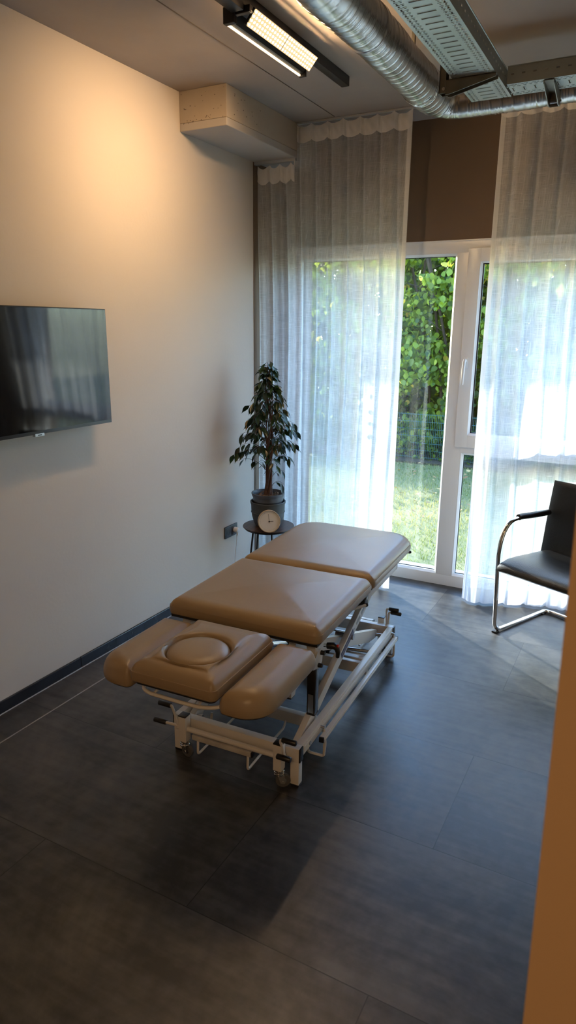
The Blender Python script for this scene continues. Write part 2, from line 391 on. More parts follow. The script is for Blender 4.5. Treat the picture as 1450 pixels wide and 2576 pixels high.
# little blow holes in the raw beam end are part of the paint: dark pits
pits = MB()
for i in range(34):
    x = random.uniform(.01, .29); z = random.choice([random.uniform(2.78, 2.92), random.uniform(2.765, 2.79)]); r = random.uniform(.0008, .0022)
    pits.box((x-r*random.uniform(.6, 2), 3.3205, z-r*.7), (x+r, 3.3222, z+r*.7))
for i in range(14):
    y = random.uniform(3.35, 3.7); z = random.uniform(2.8, 2.91); r = random.uniform(.0008, .002)
    pits.box((.3018, y-r, z-r), (.3032, y+r*1.5, z+r))
struct('trim_4', pits, 'seam')
struct('trim_5', MB().box((.563, -2.6, CEIL-.0025), (.5665, 4.09, CEIL+.01)).box((3.1, -2.6, CEIL-.0025), (3.1035, 4.09, CEIL+.01)), 'seam')   # ceiling joints
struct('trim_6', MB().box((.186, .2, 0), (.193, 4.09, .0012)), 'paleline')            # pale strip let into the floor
bb = MB()
y = -2.6
for y1 in (-.25, .92, 2.31, 3.2, 4.09):
    bb.box((0, y+.001, .004), (.013, y1-.001, .06)); y = y1
struct('baseboard_left', bb, 'board', bevel=.0025)
struct('trim_7', MB().box((0, -2.6, 0), (.0155, 4.09, .004)), 'joint_sheen')  # floor joint under the baseboard, window reflection painted in as pale colour
struct('baseboard_window', MB().box((2.71, 4.385, 0), (XR, WY, .06)), 'board')

# ------------------------------------------------------------------ the window
win = empty('window_1', (0, 0, 0), kind='structure')
fy0, fy1 = 4.40, 4.47
def frame_profile(mb, x0, x1, z0, z1, wl, wr, wb_, wt, y0, y1, lip=.0):
    """rectangular frame with mitred-looking members and a stepped glazing bead"""
    mb.box((x0, y0, z0), (x0+wl, y1, z1), .003).box((x1-wr, y0, z0), (x1, y1, z1), .003)
    mb.box((x0+wl-.002, y0+.0005, z1-wt), (x1-wr+.002, y1, z1), .003).box((x0+wl-.002, y0+.0005, z0), (x1-wr+.002, y1, z0+wb_), .003)
def bead(mb, x0, x1, z0, z1, y0, w=.014, d=.012):
    """bevelled glazing bead around a pane opening"""
    yb = y0+d
    o = [(x0-w, z0-w), (x1+w, z0-w), (x1+w, z1+w), (x0-w, z1+w)]; i = [(x0, z0), (x1, z0), (x1, z1), (x0, z1)]
    vs = [(a, y0-.004, b) for a, b in o]+[(a, yb, b) for a, b in i]+[(a, y0+.03, b) for a, b in i]+[(a, y0+.03, b) for a, b in o]
    fs = []
    for k in range(4):
        j = (k+1) % 4; fs += [(k, j, 4+j, 4+k), (4+k, 4+j, 8+j, 8+k), (8+k, 8+j, 12+j, 12+k), (12+k, 12+j, j, k)]
    mb.add(vs, fs)
X2 = 2.70
mf = MB()
# outer members: left, top, bottom, mullion (fixed pane | casement column), transom over the lower pane, right
mf.box((.125, fy0, -.005), (.190, fy1, 2.237), .003)
mf.box((.186, fy0+.0006, 2.165), (X2-.06, fy1, 2.2365), .003)
mf.box((.186, fy0+.0006, -.0045), (X2-.06, fy1, .078), .003)
mf.box((1.278, fy0-.0004, .074), (1.385, fy1, 2.169), .003)
mf.box((1.38, fy0+.0008, .935), (X2-.06, fy1, 1.0), .003)
mf.box((X2-.065, fy0, -.005), (X2, fy1, 2.237), .003)
mf.box((1.384, fy0+.001, .07), (1.392, fy1, .94), .001)
mf.box((.118, fy0-.004, 2.236), (X2+.007, fy1, 2.244), .001)
mf.build('window_frame', 'pvc', win, smooth=35)
b1 = MB(); bead(b1, .203, 1.264, .090, 2.152, fy0+.004); b1.build('glazing_bead', 'pvc', win)
b2 = MB(); bead(b2, 1.404, X2-.079, .092, .921, fy0+.004); b2.build('glazing_bead', 'pvc', win)
g1 = MB(); g1.box((.196, 4.436, .083), (1.271, 4.440, 2.159)); g1.build('glass_pane', 'glass', win)
g2 = MB(); g2.box((1.397, 4.436, .085), (X2-.072, 4.440, .928)); g2.build('glass_pane', 'glass', win)
for n, (a, b, c, d) in enumerate(((.203, 1.264, .090, 2.152), (1.404, X2-.079, .092, .921))):
    q = MB(); t = .004
    q.box((a-.001, 4.430, c-.001), (a+t, 4.435, d+.001)).box((b-t, 4.430, c-.001), (b+.001, 4.435, d+.001)).box((a, 4.430, d-t), (b, 4.435, d+.001)).box((a, 4.430, c-.001), (b, 4.435, c+t))
    q.build('gasket', 'gasket', win)
sash = MB()
sx0, sx1, sz0, sz1 = 1.348, X2-.03, .975, 2.19
frame_profile(sash, sx0, sx1, sz0, sz1, .078, .078, .078, .078, fy0-.014, fy1-.01)
sf = sash.build('sash', 'pvc', win, smooth=35)
b3 = MB(); bead(b3, 1.436, sx1-.088, 1.067, 2.104, fy0-.010); b3.build('glazing_bead', 'pvc', sf)
g3 = MB(); g3.box((1.43, 4.424, 1.058), (sx1-.08, 4.428, 2.112)); g3.build('glass_pane', 'glass', sf)
q = MB(); a, b, c, d, t = 1.436, sx1-.088, 1.067, 2.104, .008
q.box((a-.001, 4.412, c-.001), (a+t, 4.420, d+.001)).box((b-t, 4.412, c-.001), (b+.001, 4.420, d+.001)).box((a, 4.412, d-t*.7), (b, 4.420, d+.001)).box((a, 4.412, c-.001), (b, 4.420, c+t*.6))
q.build('gasket', 'gasket', sf)
hb = MB(); hy = fy0-.014
hb.box((1.367, hy-.011, 1.475), (1.395, hy, 1.545), .0045)
hb.cyl((1.381, hy-.008, 1.525), (1.381, hy-.034, 1.525), .010)
hb.build('handle_rosette', 'pvc', sf, smooth=40)
hl = MB(); hl.tube([(1.381, hy-.030, 1.53), (1.381, hy-.042, 1.515), (1.380, hy-.046, 1.47), (1.379, hy-.046, 1.42), (1.378, hy-.040, 1.378)], .0085, 12, True, [.010, .010, .0095, .0085, .0078])
hl.build('window_handle', 'pvc', sf, smooth=50)
sill = MB(); sill.prism([(4.472, .060), (4.66, .035), (4.66, -.02), (4.472, -.02)], .19, X2-.05, 'x'); sill.build('outer_sill', 'alu', win)

# ------------------------------------------------------------------ television
tv = empty('television', (.1, 2.075, 1.258), label='black flat television mounted on the beige left wall', cat='television')
TW, TH = .951, .538
# local: x away from wall, y along wall, z up; base at bottom centre of screen front
MB().box((-.022, -TW/2, 0), (0, TW/2, TH), .003).build('bezel', 'tvframe', tv, smooth=35)
MB().box((-.001, -TW/2+.005, .016), (.0012, TW/2-.005, TH-.005)).build('screen', 'tvscreen', tv)
MB().box((-.048, -.33, .05), (-.021, .33, .40), .012).build('rear_housing', 'tvback', tv, smooth=40)
MB().box((-.1, -.15, .16), (-.047, -.11, .36)).box((-.1, .11, .16), (-.047, .15, .36)).box((-.0999, -.2, .2), (-.09, .2, .32)).build('wall_mount', 'black_metal', tv)
lg = MB().box((-.016, -.008, -.009), (.0015, .043, .0035), .001).build('logo_plate', 'steel', tv, label='small silver plate under the bezel')
MB().box((.0012, .006, -.005), (.0022, .028, -.001)).build('logo_mark', 'black', lg)

# ------------------------------------------------------------------ ceiling lamp
lamp = empty('ceiling_lamp', (.885, 2.80, CEIL), label='black track lamp on the ceiling with glowing LED wings', cat='lamp')
tr = MB().box((-.021, -.95, -.045), (.021, .72, 0), .003); tr.build('track', 'trackblack', lamp, smooth=35)
MB().cyl((.0, .712, -.030), (.0, .722, -.030), .0025).build('screw', 'chrome', lamp)
# driver box in the middle of the fixture
MB().box((-.019, -.46, -.058), (.019, .30, -.044), .002).box((-.024, -.52, -.072), (.03, -.30, -.044), .004).build('driver_box', 'trackblack', lamp, smooth=35)
def lens_strip(c0, c1, y0, y1, th, mat, bodymat, parent, name, endcap=True):
    """c0,c1 = (x,z) lower and upper edges of the emitting face; body lies behind it"""
    d = Vector((c1[0]-c0[0], 0, c1[1]-c0[1])); w = d.length; d.normalize(); nn = Vector((d.z, 0, -d.x))*th   # normal towards +x -z if th>0
    p = [Vector((c0[0], 0, c0[1])), Vector((c1[0], 0, c1[1]))]
    vs = []; uv = []
    for y, u in ((y0, 0), (y1, 1)):
        vs += [p[0]+Vector((0, y, 0)), p[1]+Vector((0, y, 0))]; uv += [(u, 0), (u, 1)]
    f = [(0, 1, 3, 2)]
    lens = quickmesh(name, np.array(vs), np.array(f), mat, parent, uv=np.array(uv))
    bd = MB(); off = -nn.normalized()*.0015
    q = [p[0]+off, p[1]+off, p[1]-nn, p[0]-nn]
    vv = [v+Vector((0, y0-.004, 0)) for v in q]+[v+Vector((0, y1+.004, 0)) for v in q]
    bd.add(vv, [(0, 1, 2, 3), (7, 6, 5, 4), (0, 4, 5, 1), (1, 5, 6, 2), (2, 6, 7, 3), (3, 7, 4, 0)])
    bd.build('wing_body', bodymat, parent, bevel=.001)
    return lens
wr = empty('lamp_wing', (0, 0, 0)); wr.parent = lamp
lens_strip((.019, -.108), (.062, -.060), -.262, .272, .012, 'lens', 'trackblack', wr, 'lens')
wl = empty('lamp_wing', (0, 0, 0)); wl.parent = lamp
# left wing: emitting face turned to the wall
vs = [(-.0575, -.27, -.092), (-.0575, -.27, -.045), (-.0575, .33, -.045), (-.0575, .33, -.092)]
quickmesh('wallwash_lens', np.array(vs), np.array([(0, 1, 2, 3)]), 'lensleft', wl)
MB().add([(-.0565, -.275, -.092), (-.0565, -.275, -.040), (-.0565, .335, -.040), (-.0565, .335, -.092), (-.040, -.275, -.088), (-.018, -.275, -.044), (-.018, .335, -.044), (-.040, .335, -.088)],
         [(0, 1, 2, 3), (7, 6, 5, 4), (0, 3, 7, 4), (1, 5, 6, 2), (0, 4, 5, 1), (3, 2, 6, 7)]).build('wing_body', 'trackblack', wl)
wl_ = bpy.data.lights.new('wallwash_light', 'AREA'); wl_.shape = 'RECTANGLE'; wl_.size = .58; wl_.size_y = .045; wl_.energy = WASH; wl_.color = (1, .63, .32); wl_.spread = math.radians(112)
wo_ = bpy.data.objects.new('wallwash_light', wl_); COL.objects.link(wo_); wo_.parent = wl
ax = Vector((-1, 0, -.80)).normalized(); yx = Vector((0, 1, 0)); zz = -ax; xx_ = yx; yy_ = zz.cross(xx_)
wo_.matrix_local = Matrix(((xx_.x, yy_.x, zz.x, -.062), (xx_.y, yy_.y, zz.y, .03), (xx_.z, yy_.z, zz.z, -.068), (0, 0, 0, 1)))
te = MB()
for i in range(58):
    y = -.27+i*.0104; te.box((-.062, y, -.099), (-.054, y+.0062, -.0925))
te.build('lens_edge', 'lensedge', wl)
MB().box((-.064, -.30, -.102), (-.015, -.276, -.045), .004).build('end_cap', 'trackblack', wl)
MB().box((-.064, .336, -.102), (-.03, .345, -.05), .002).build('end_cap', 'trackblack', wl)
MB().box((-.03, -.29, -.075), (.05, -.27, -.05), .003).build('bridge', 'trackblack', lamp)

# ------------------------------------------------------------------ ventilation duct
def duct():
    ctr = [(1.445, -.6, 2.69), (1.442, 1.0, 2.69), (1.440, 2.0, 2.695), (1.425, 2.55, 2.71), (1.400, 3.0, 2.728), (1.395, 3.30, 2.735), (1.430, 3.415, 2.737), (1.53, 3.455, 2.735), (1.8, 3.462, 2.738), (2.3, 3.455, 2.742), (3.2, 3.45, 2.742), (4.28, 3.45, 2.742)]
    # catmull-rom resample
    P = [Vector(p) for p in ctr]; pts = []
    for i in range(len(P)-1):
        a = P[max(i-1, 0)]; b = P[i]; c = P[i+1]; d = P[min(i+2, len(P)-1)]
        n = max(int((c-b).length/.0042), 3)
        for k in range(n):
            t = k/n; pts.append(.5*((2*b)+(c-a)*t+(2*a-5*b+4*c-d)*t*t+(3*b-a-3*c+d)*t**3))
    pts.append(P[-1]); N = len(pts); n = 56
    s = 0; vs = []; fs = []; T = [(pts[min(i+1, N-1)]-pts[max(i-1, 0)]).normalized() for i in range(N)]
    nrm = Vector((0, 0, 1))
    for i in range(N):
        if i: s += (pts[i]-pts[i-1]).length
        nrm = (nrm-T[i]*nrm.dot(T[i])).normalized(); bi = T[i].cross(nrm)
        wob = .004*math.sin(s*5.3)+.003*math.sin(s*11.7+1)+.002*math.sin(s*23+2)
        for k in range(n):
            a = 2*PI*k/n
            ph = ((s+.012*a/(2*PI)) % .0125)/.0125 if s > 0 else 0
            ridge = -.0011*math.exp(-((ph-.5)/.14)**2)
            ph2 = ((s-.05*a/(2*PI)) % .05)/.05
            ridge += .0016*math.exp(-((ph2-.5)/.09)**2)
            dent = .0018*math.sin(3*a+s*9)*math.sin(s*17+a)
            sec = .004 if 2.45 < pts[i].y < 2.50 and pts[i].x < 1.5 else 0
            R = .079+wob*.45+ridge+dent*.5+sec
            vs.append(pts[i]+(nrm*math.cos(a)+bi*math.sin(a))*R)
    for i in range(N-1):
        for k in range(n): fs.append((i*n+k, i*n+(k+1) % n, (i+1)*n+(k+1) % n, (i+1)*n+k))
    root = empty('ventilation_duct', (1.42, 2.5, CEIL), label='silver flexible aluminium duct bending under the ceiling', cat='duct')
    o = quickmesh('duct_tube', np.array([tuple(v) for v in vs])-np.array((1.42, 2.5, CEIL)), np.array(fs), 'duct', root, smooth=True)
    # taped joint before the bend
    tp = MB(); base = [i for i in range(N) if 3.145 < pts[i].y < 3.205 and pts[i].x < 1.45]
    rr = [.0815+random.uniform(-.001, .0025) for _ in base]; n2 = 48
    V = []
    for j, i in enumerate(base):
        up = Vector((0, 0, 1)); up = (up-T[i]*up.dot(T[i])).normalized(); b2 = T[i].cross(up)
        for k in range(n2):
            a = 2*PI*k/n2; q = (.006*math.sin(4*a+1)+.004*math.sin(9*a)) if j in (0, len(base)-1) else 0
            V.append(pts[i]+T[i]*q+(up*math.cos(a)+b2*math.sin(a))*(rr[j]+random.uniform(-.0012, .0012))-Vector((1.42, 2.5, CEIL)))
    F = [(j*n2+k, j*n2+(k+1) % n2, (j+1)*n2+(k+1) % n2, (j+1)*n2+k) for j in range(len(base)-1) for k in range(n2)]
    tp.add(V, F).build('foil_tape', 'foil', root, label='crumpled shiny foil tape')
    for y in (1.2, 2.9):
        MB().box((1.436, y, CEIL-.17), (1.45, y+.012, CEIL), .001, Matrix.Translation((-1.42, -2.5, -CEIL))).build('hanger', 'galvdark', root)
duct()

# ------------------------------------------------------------------ perforated cable trays
def perforated_plate(L0, W, period=.04):
    """plate W wide (local x), L0 long (local y) with real slots; returns MB in z=0 plane with raised lips"""
    mb = MB(); xb = [0, .012, .0175, .027, .0325, .050, W-.050, W-.0325, W-.027, W-.0175, W-.012, W]
    ny = int(L0/period)
    def cell(x0, x1, y0, y1):
        mb.add([(x0, y0, 0), (x1, y0, 0), (x1, y1, 0), (x0, y1, 0)], [(0, 1, 2, 3)])
    lips = MB()
    for j in range(ny):
        y0 = j*period; br = [0, .006, .010, .0145, .018, .026, .0305, .034, .040]
        for a in range(len(xb)-1):
            for b in range(len(br)-1):
                x0, x1 = xb[a], xb[a+1]; u0, u1 = br[b], br[b+1]; hole = False
                if a in (1, 9) and b in (1, 2, 3): hole = True
                if a in (1, 9) and b in (5, 6): hole = True
                if a in (3, 7) and b in (0,): hole = True
                if a in (3, 7) and b in (3, 4): hole = True
                if a in (3, 7) and b in (7,): hole = True
                if a == 5 and b in (2,): hole = True
                if not hole: cell(x0, x1, y0+u0, y0+u1)
        # embossed lips around the openings
        for cx in (.01475, W-.01475):
            for cy in (.012, .031): lips.box((cx-.006, y0+cy-.0118, -.0022), (cx+.006, y0+cy-.0068, .0), .0008)
        for cx in (.02975, W-.02975):
            for cy in (.003, .0225): lips.box((cx-.006, y0+cy-.008, -.0022), (cx+.006, y0+cy-.004, .0), .0008)
        lips.box((.0485, y0+.0145, -.0026), (W-.0485, y0+.0178, 0), .001); lips.box((.0485, y0+.0072, -.0018), (W-.0485, y0+.0099, 0), .001)
    return mb, lips
def side_plate(L0, H, flip=False):
    mb = MB(); per = .04; ny = int(L0/per)
    zb = [0, .028, .034, H-.008, H]
    for j in range(ny):
        y0 = j*per; br = [0, .012, .024, .04]
        for a in range(4):
            for b in range(3):
                if a == 1 and b == 1: continue
                mb.add([(0, y0+br[b], zb[a]), (0, y0+br[b+1], zb[a]), (0, y0+br[b+1], zb[a+1]), (0, y0+br[b], zb[a+1])], [(0, 1, 2, 3)])
    # rolled top edge
    mb.tube([(0, 0, H), (0, ny*per, H)], .0022, 6)
    return mb
def tray(label, W, L0, loc, rz):
    r = empty('cable_tray', loc, rz, label=label, cat='cable tray')
    pl, lips = perforated_plate(L0, W)
    o = pl.build('tray_bottom', 'galv', r); md = o.modifiers.new('solid', 'SOLIDIFY'); md.thickness = .0012
    lo = lips.build('embossing', 'galv', o, smooth=40)
    for x in (0, W):
        s = side_plate(L0, .058); s.v = [(x+v[0], v[1], v[2]) for v in s.v]
        so = s.build('side_wall', 'galv', r); md = so.modifiers.new('solid', 'SOLIDIFY'); md.thickness = .0012
    return r
tray('wide perforated steel cable tray running towards the window', .155, 2.12, (1.652, .925, 2.600), 0)
tray2 = tray('perforated steel cable tray running right, parallel to the window', .14, 2.2, (1.815, 3.045, 2.602), -PI/2)
def bracket(label, loc, rz, reach, hang=True):
    r = empty('tray_bracket', loc, rz, label=label, cat='bracket' if label else None)
    # local: x along the arm, base at stem top (ceiling)
    h = CEIL-2.555; t0 = 0 if hang else 2.655-CEIL
    st = MB().box((-.02, -.02, -h), (-.017, .02, t0)).box((-.02, -.02, -h), (.004, -.017, t0)).box((-.02, .017, -h), (.004, .02, t0)); st.build('stem', 'galvdark', r)
    if hang: MB().box((-.06, -.04, -.006), (.045, .04, 0)).build('ceiling_plate', 'galvdark', r)
    zt = 2.598-CEIL
    a = MB(); poly = [(.004, zt), (reach, zt), (reach, zt-.012), (.02, zt-.048), (.004, zt-.048)]
    a.prism(poly, -.019, -.0165, 'y').prism(poly, .0165, .019, 'y')
    a.box((.004, -.019, zt-.0015), (reach, .019, zt)); a.build('arm', 'galvdark', r)
    MB().cyl((-.001, -.026, zt-.03), (-.001, .026, zt-.03), .006, 6).build('bolt', 'chrome', r)
    return r
bracket('steel bracket carrying the wide cable tray beside the duct', (1.625, 2.765, CEIL), 0, .185)
b2 = bracket(None, (1.965, 3.075, CEIL), -PI/2, .165, False)
import mathutils
bpy.context.view_layer.update()
for c_ in list(b2.children): c_.parent = tray2; c_.matrix_parent_inverse = Matrix.Identity(4); c_.matrix_local = tray2.matrix_basis.inverted() @ b2.matrix_basis @ c_.matrix_basis; c_.name = 'support_'+c_.name.split('.')[0]
bpy.data.objects.remove(b2)
jp = MB().box((0, 0, -.004), (.085, .026, 0))
o = jp.build('fixing_plate', 'galvdark', label='dark bolted plate flat on the ceiling above the right cable tray', category='plate'); o.location = (1.86, 2.98, CEIL)
bl = MB()
for x in (.012, .035, .062, .076): bl.cyl((x, .013, -.009), (x, .013, -.004), .005, 6)
bl.build('bolt', 'chrome', o)

# ------------------------------------------------------------------ curtains
def fold(x, z, ztop, period, amp, seed):
    r = random.Random(seed); k = 2*PI/period
    a = amp*(.55+.45*np.clip((ztop-z)/.8, 0, 1))
    drift = .018*np.sin(1.3*z+seed)+.01*np.sin(2.9*z+2*seed)
    p = k*(x+drift*.6)
    # crisp narrow pleats between broad, almost flat panels; deeper near the top
    c = np.cos(p+.35*np.sin(z*.9+seed)); pleat = np.exp(-((1-c)/.22))
    w = 1.25*pleat-.3+.42*np.sin(.37*p+seed+.3*z)+.25*np.sin(.71*p+2*seed-.5*z)+.10*np.sin(2.3*p+z)
    return a*w/1.3
def make_curtain(name, label, x0, x1, ztop_f, ybase, period, amp, seed, zbot=.012, flare=None, nx=420, nz=230, xnarrow=None):
    """returns root empty; the cloth is a pleated sheet whose top follows ztop_f(x)"""
    xs = np.linspace(0, 1, nx); zs = np.linspace(0, 1, nz)
    X = np.zeros((nz, nx)); Y = np.zeros((nz, nx)); Z = np.zeros((nz, nx)); TOP = np.zeros((nz, nx))
    for i, u in enumerate(xs):
        x = x0+(x1-x0)*u; zt = ztop_f(x)
        z = zbot+(zt-zbot)*zs
        xx = np.full(nz, x)
        if xnarrow is not None: xx = xnarrow(x, z)
        X[:, i] = xx; Z[:, i] = z; TOP[:, i] = zt
        Y[:, i] = ybase+fold(xx, z, zt, period, amp, seed)
    if flare is not None: X, Y, Z = flare(X, Y, Z)
    V = np.stack([X, Y, Z], -1).reshape(-1, 3)
    # arc length in x for uv
    dl = np.sqrt(np.diff(X, axis=1)**2+np.diff(Y, axis=1)**2); U = np.concatenate([np.zeros((nz, 1)), np.cumsum(dl, 1)], 1)
    UV = np.stack([U, Z], -1).reshape(-1, 2)
    idx = np.arange(nz*nx).reshape(nz, nx)
    F = np.stack([idx[:-1, :-1], idx[:-1, 1:], idx[1:, 1:], idx[1:, :-1]], -1).reshape(-1, 4)
    base = ((x0+x1)/2, ybase, 0)
    root = empty(name, base, label=label, cat='curtain')
    B = np.array(base)
    quickmesh('curtain_cloth', V-B, F, 'sheer', root, smooth=True, uv=UV)
    def strip(nm, rows, cols, off, mat, hook=(.292, .1065)):
        if mat == 'heading':
            xx = X[rows][:, cols]; rr_ = np.linspace(0, 1, len(rows))[:, None]
            off = off+.011*np.abs(np.sin(PI*(xx-hook[0])/hook[1]))**.8*np.sin(PI*np.clip(rr_*.9+.05, 0, 1))+.002*np.sin(xx*140+rr_*9)
        sub = np.stack([X[rows][:, cols], Y[rows][:, cols]-off, Z[rows][:, cols]], -1); a, b = sub.shape[:2]
        ii = np.arange(a*b).reshape(a, b); FF = np.stack([ii[:-1, :-1], ii[:-1, 1:], ii[1:, 1:], ii[1:, :-1]], -1).reshape(-1, 4)
        o = quickmesh(nm, sub.reshape(-1, 3)-B, FF, mat, root, smooth=True, uv=UV.reshape(nz, nx, 2)[rows][:, cols].reshape(-1, 2))
        return o
    return root, strip, X, Y, Z, nx, nz
# left curtain: two pieces meet where it steps down under the beam
def scal(x, x0, p=.1065): return .020*abs(math.sin(PI*(x-x0)/p))**.7
def left_top(x): return (2.716-.024*abs(math.sin(PI*(x-.02)/.080))**.8) if x < .292 else 2.922-scal(x, .292)
root, strip, X, Y, Z, nx, nz = make_curtain('curtain', 'sheer white curtain left of the garden view, stepped around the beam', .020, 1.040, left_top, 4.125, .1065, .024, 3, nx=520)
xs_ = X[-1]; COLS = np.arange(nx)
lowc = COLS[xs_ < .297]; higc = COLS[xs_ >= .292]
strip('heading_band', np.arange(nz-8, nz), higc, .003, 'heading')
strip('heading_band', np.arange(nz-9, nz), lowc, .003, 'heading', (.02, .080))
strip('side_hem', np.arange(0, nz-7), COLS[xs_ > 1.012], .0025, 'hem')
strip('bottom_hem', np.arange(0, 9), COLS, .0025, 'hem')
def right_top(x): return 2.922-scal(x, 1.53)
def rflare(X, Y, Z):
    w = np.clip((.75-Z)/.75, 0, 1)**1.6
    X = X-.020*w*np.clip((1.75-X)/.25, 0, 1)
    push = np.clip((X-1.53)/.55, 0, 1); push = push*push*(3-2*push)   # the chair back pushes the cloth towards the glass
    Y = Y+push*.15*np.clip((2.1-Z)/1.1, 0, 1)-w*.010*np.sin(X*21)+w*.02
    # the front edge folds back on itself near the floor
    e = np.clip((1.575-X)/.04, 0, 1); Y = Y+e*w*.03
    return X, Y, Z
root, strip, X, Y, Z, nx, nz = make_curtain('curtain', 'sheer white curtain hanging behind the black chair', 1.532, 3.35, right_top, 4.145, .125, .028, 11, flare=rflare, nx=760)
COLS = np.arange(nx)
strip('heading_band', np.arange(nz-8, nz), COLS, .003, 'heading', (1.53, .1065))
strip('side_hem', np.arange(0, nz-7), COLS[X[100] < 1.560], .0025, 'hem')
strip('bottom_hem', np.arange(0, 9), COLS, .0025, 'hem')
rl = MB().box((.303, 4.112, CEIL-.010), (4.28, 4.132, CEIL), .001); o = rl.build('curtain_rail', 'alu', label='slim curtain rail fixed to the ceiling above the window curtains', category='curtain rail')
rl = MB().box((.003, 4.098, 2.718), (.301, 4.122, 2.735), .001); o = rl.build('curtain_rail', 'alu', label='short curtain rail fixed under the concrete beam', category='curtain rail')

# hanging shell mobile between curtain and glass
mob = empty('hanging_mobile', (.735, 4.22, 2.88), label='string of small shell discs hanging behind the left curtain', cat='mobile')
MB().tube([(0, 0, 0), (0, 0, -1.80)], .0005, 5).build('string', 'chrome', mob)
for k, (dz, rz, r) in enumerate(((-1.36, .3, .014), (-1.46, 1.2, .012), (-1.54, .1, .016), (-1.64, 1.35, .015), (-1.715, .9, .014), (-1.80, .15, .019))):
    pts = [(r*(1+.08*math.sin(3*a+k))*math.cos(a), r*(1+.06*math.sin(2*a+2*k))*math.sin(a)*1.1) for a in [2*PI*i/20 for i in range(20)]]
    o = MB().prism(pts, -.0006, .0006, 'y', Matrix.Rotation(rz, 4, 'Z')).build('shell_disc', 'pvc', mob); o.location = (0, 0, dz)

# ------------------------------------------------------------------ side table, plant, clock, socket
TX, TY, TZ = .262, 3.835, .42
st = empty('side_table', (TX, TY, 0), label='small round walnut side table with thin black legs', cat='side table')
MB().lathe([(0, .406), (.158, .406), (.172, .414), (.174, .4175), (.1735, .420), (0, .420)], n=72).build('table_top', 'walnut', st, smooth=30)
MB().lathe([(.156, .400), (.173, .4165), (.1745, .4165), (.160, .4005)], n=72).build('edge_ring', 'black_metal', st, smooth=30)
for a in (2.35+.35, 3.95+.25, 5.5-.1, .8):
    c, s = math.cos(a), math.sin(a)
    MB().tube([(c*.118, s*.118, .408), (c*.170, s*.170, .003)], .0065, 12, True, [.0068, .0052]).build('leg', 'black_metal', st, smooth=50)
pot = empty('planter', (.258, 3.835, TZ), label='anthracite planter on the side table, holding the smaller pot', cat='planter')
MB().lathe([(0, .001), (.074, .001), (.086, .010), (.098, .034), (.108, .070), (.113, .110), (.1145, .150), (.1185, .160), (.1195, .1705), (.117, .174), (.111, .172), (.1065, .150), (.100, .06), (.08, .02), (0, .018)], n=72).build('planter_body', 'potgrey', pot, smooth=40)
MB().lathe([(.1135, .098), (.1150, .099), (.1150, .1005), (.1135, .1015)], n=72).build('groove_line', 'potgrey', pot, smooth=40)
fic = empty('potted_ficus', (.258, 3.835, TZ), label='weeping fig with braided stem in a dark nursery pot', cat='potted plant')
MB().lathe([(0, .022), (.078, .022), (.096, .165), (.098, .176), (.1015, .178), (.1015, .206), (.1065, .208), (.111, .224), (.111, .230), (.1045, .230), (.0985, .212), (.0975, .195)], n=72).build('nursery_pot', 'potinner', fic, smooth=35)
MB().lathe([(0, .212), (.03, .215), (.06, .209), (.0985, .205)], n=40).build('soil', 'soil', fic, smooth=60)
ch = MB()
for i in range(46):
    a = random.uniform(0, 2*PI); r = random.uniform(.025, .09); s = random.uniform(.006, .014)
    m = Matrix.Translation((r*math.cos(a), r*math.sin(a), .213+random.uniform(0, .006))) @ Matrix.Rotation(random.uniform(0, 6), 4, 'Z') @ Matrix.Rotation(random.uniform(-.7, .7), 4, 'X') @ Matrix.Rotation(random.uniform(-.7, .7), 4, 'Y')
    ch.box((-s, -s*.4, -.0015), (s, s*.4, .0015), 0, m)
ch.build('bark_chips', 'chip', fic)
# trunk: braided stems, then branches
tk = MB()
for k in range(6):
    ph = 2*PI*k/6; pts = []; rr = []
    top = random.uniform(.62, 1.00)
    for i in range(26):
        t = i/25; z = .205+(top-.205)*t
        R = .012+.010*math.exp(-t*9)+.004*t
        if t > .45: R += (t-.45)*.05*(1 if k % 2 else .5)
        a = ph+t*5.5
        pts.append((R*math.cos(a)+.012*math.sin(3*t), R*math.sin(a), z)); rr.append(.0085*(1-t)**.8+.0018+.004*math.exp(-t*20))
    tk.tube(pts, .005, 8, True, rr)
# branches and leaves
LV = []; LF = []; LA = []
def ficleaf(p, d, L, W, droop, tone):
    """pointed folded leaf from p along direction d"""
    d = Vector(d).normalized(); d = (d+Vector((0, 0, -droop))).normalized()
    side = d.cross(Vector((0, 0, 1)))
    if side.length < .1: side = Vector((1, 0, 0))
    side.normalize(); rot = Matrix.Rotation(random.uniform(-.9, .9), 3, d); side = rot @ side; up = side.cross(d).normalized()
    prof = [(0, 0), (.12, .42), (.32, .92), (.5, 1.0), (.68, .78), (.84, .34), (.93, .12), (1.08, .0)]
    o = len(LV); curl = random.uniform(.05, .25)
    for t, w in prof:
        c = Vector(p)+d*(L*t)+Vector((0, 0, -1))*(curl*L*t*t)
        LV.append(tuple(c-up*.0)); LV.append(tuple(c+side*(W*w*.5)+up*(W*w*.16))); LV.append(tuple(c-side*(W*w*.5)+up*(W*w*.16)))
    for i in range(len(prof)-1):
        a = o+3*i; b = a+3
        LF.append((a, b, b+1, a+1)); LF.append((a, a+2, b+2, b)); LA.extend((tone, tone))
def env(z):   # crown half width at height z above table top
    if z < .42: return .16
    if z < .60: return .25
    if z < .78: return .25-(z-.6)*.35
    return max(.172-(z-.78)*.47, .026)
br = MB()
twigs = []
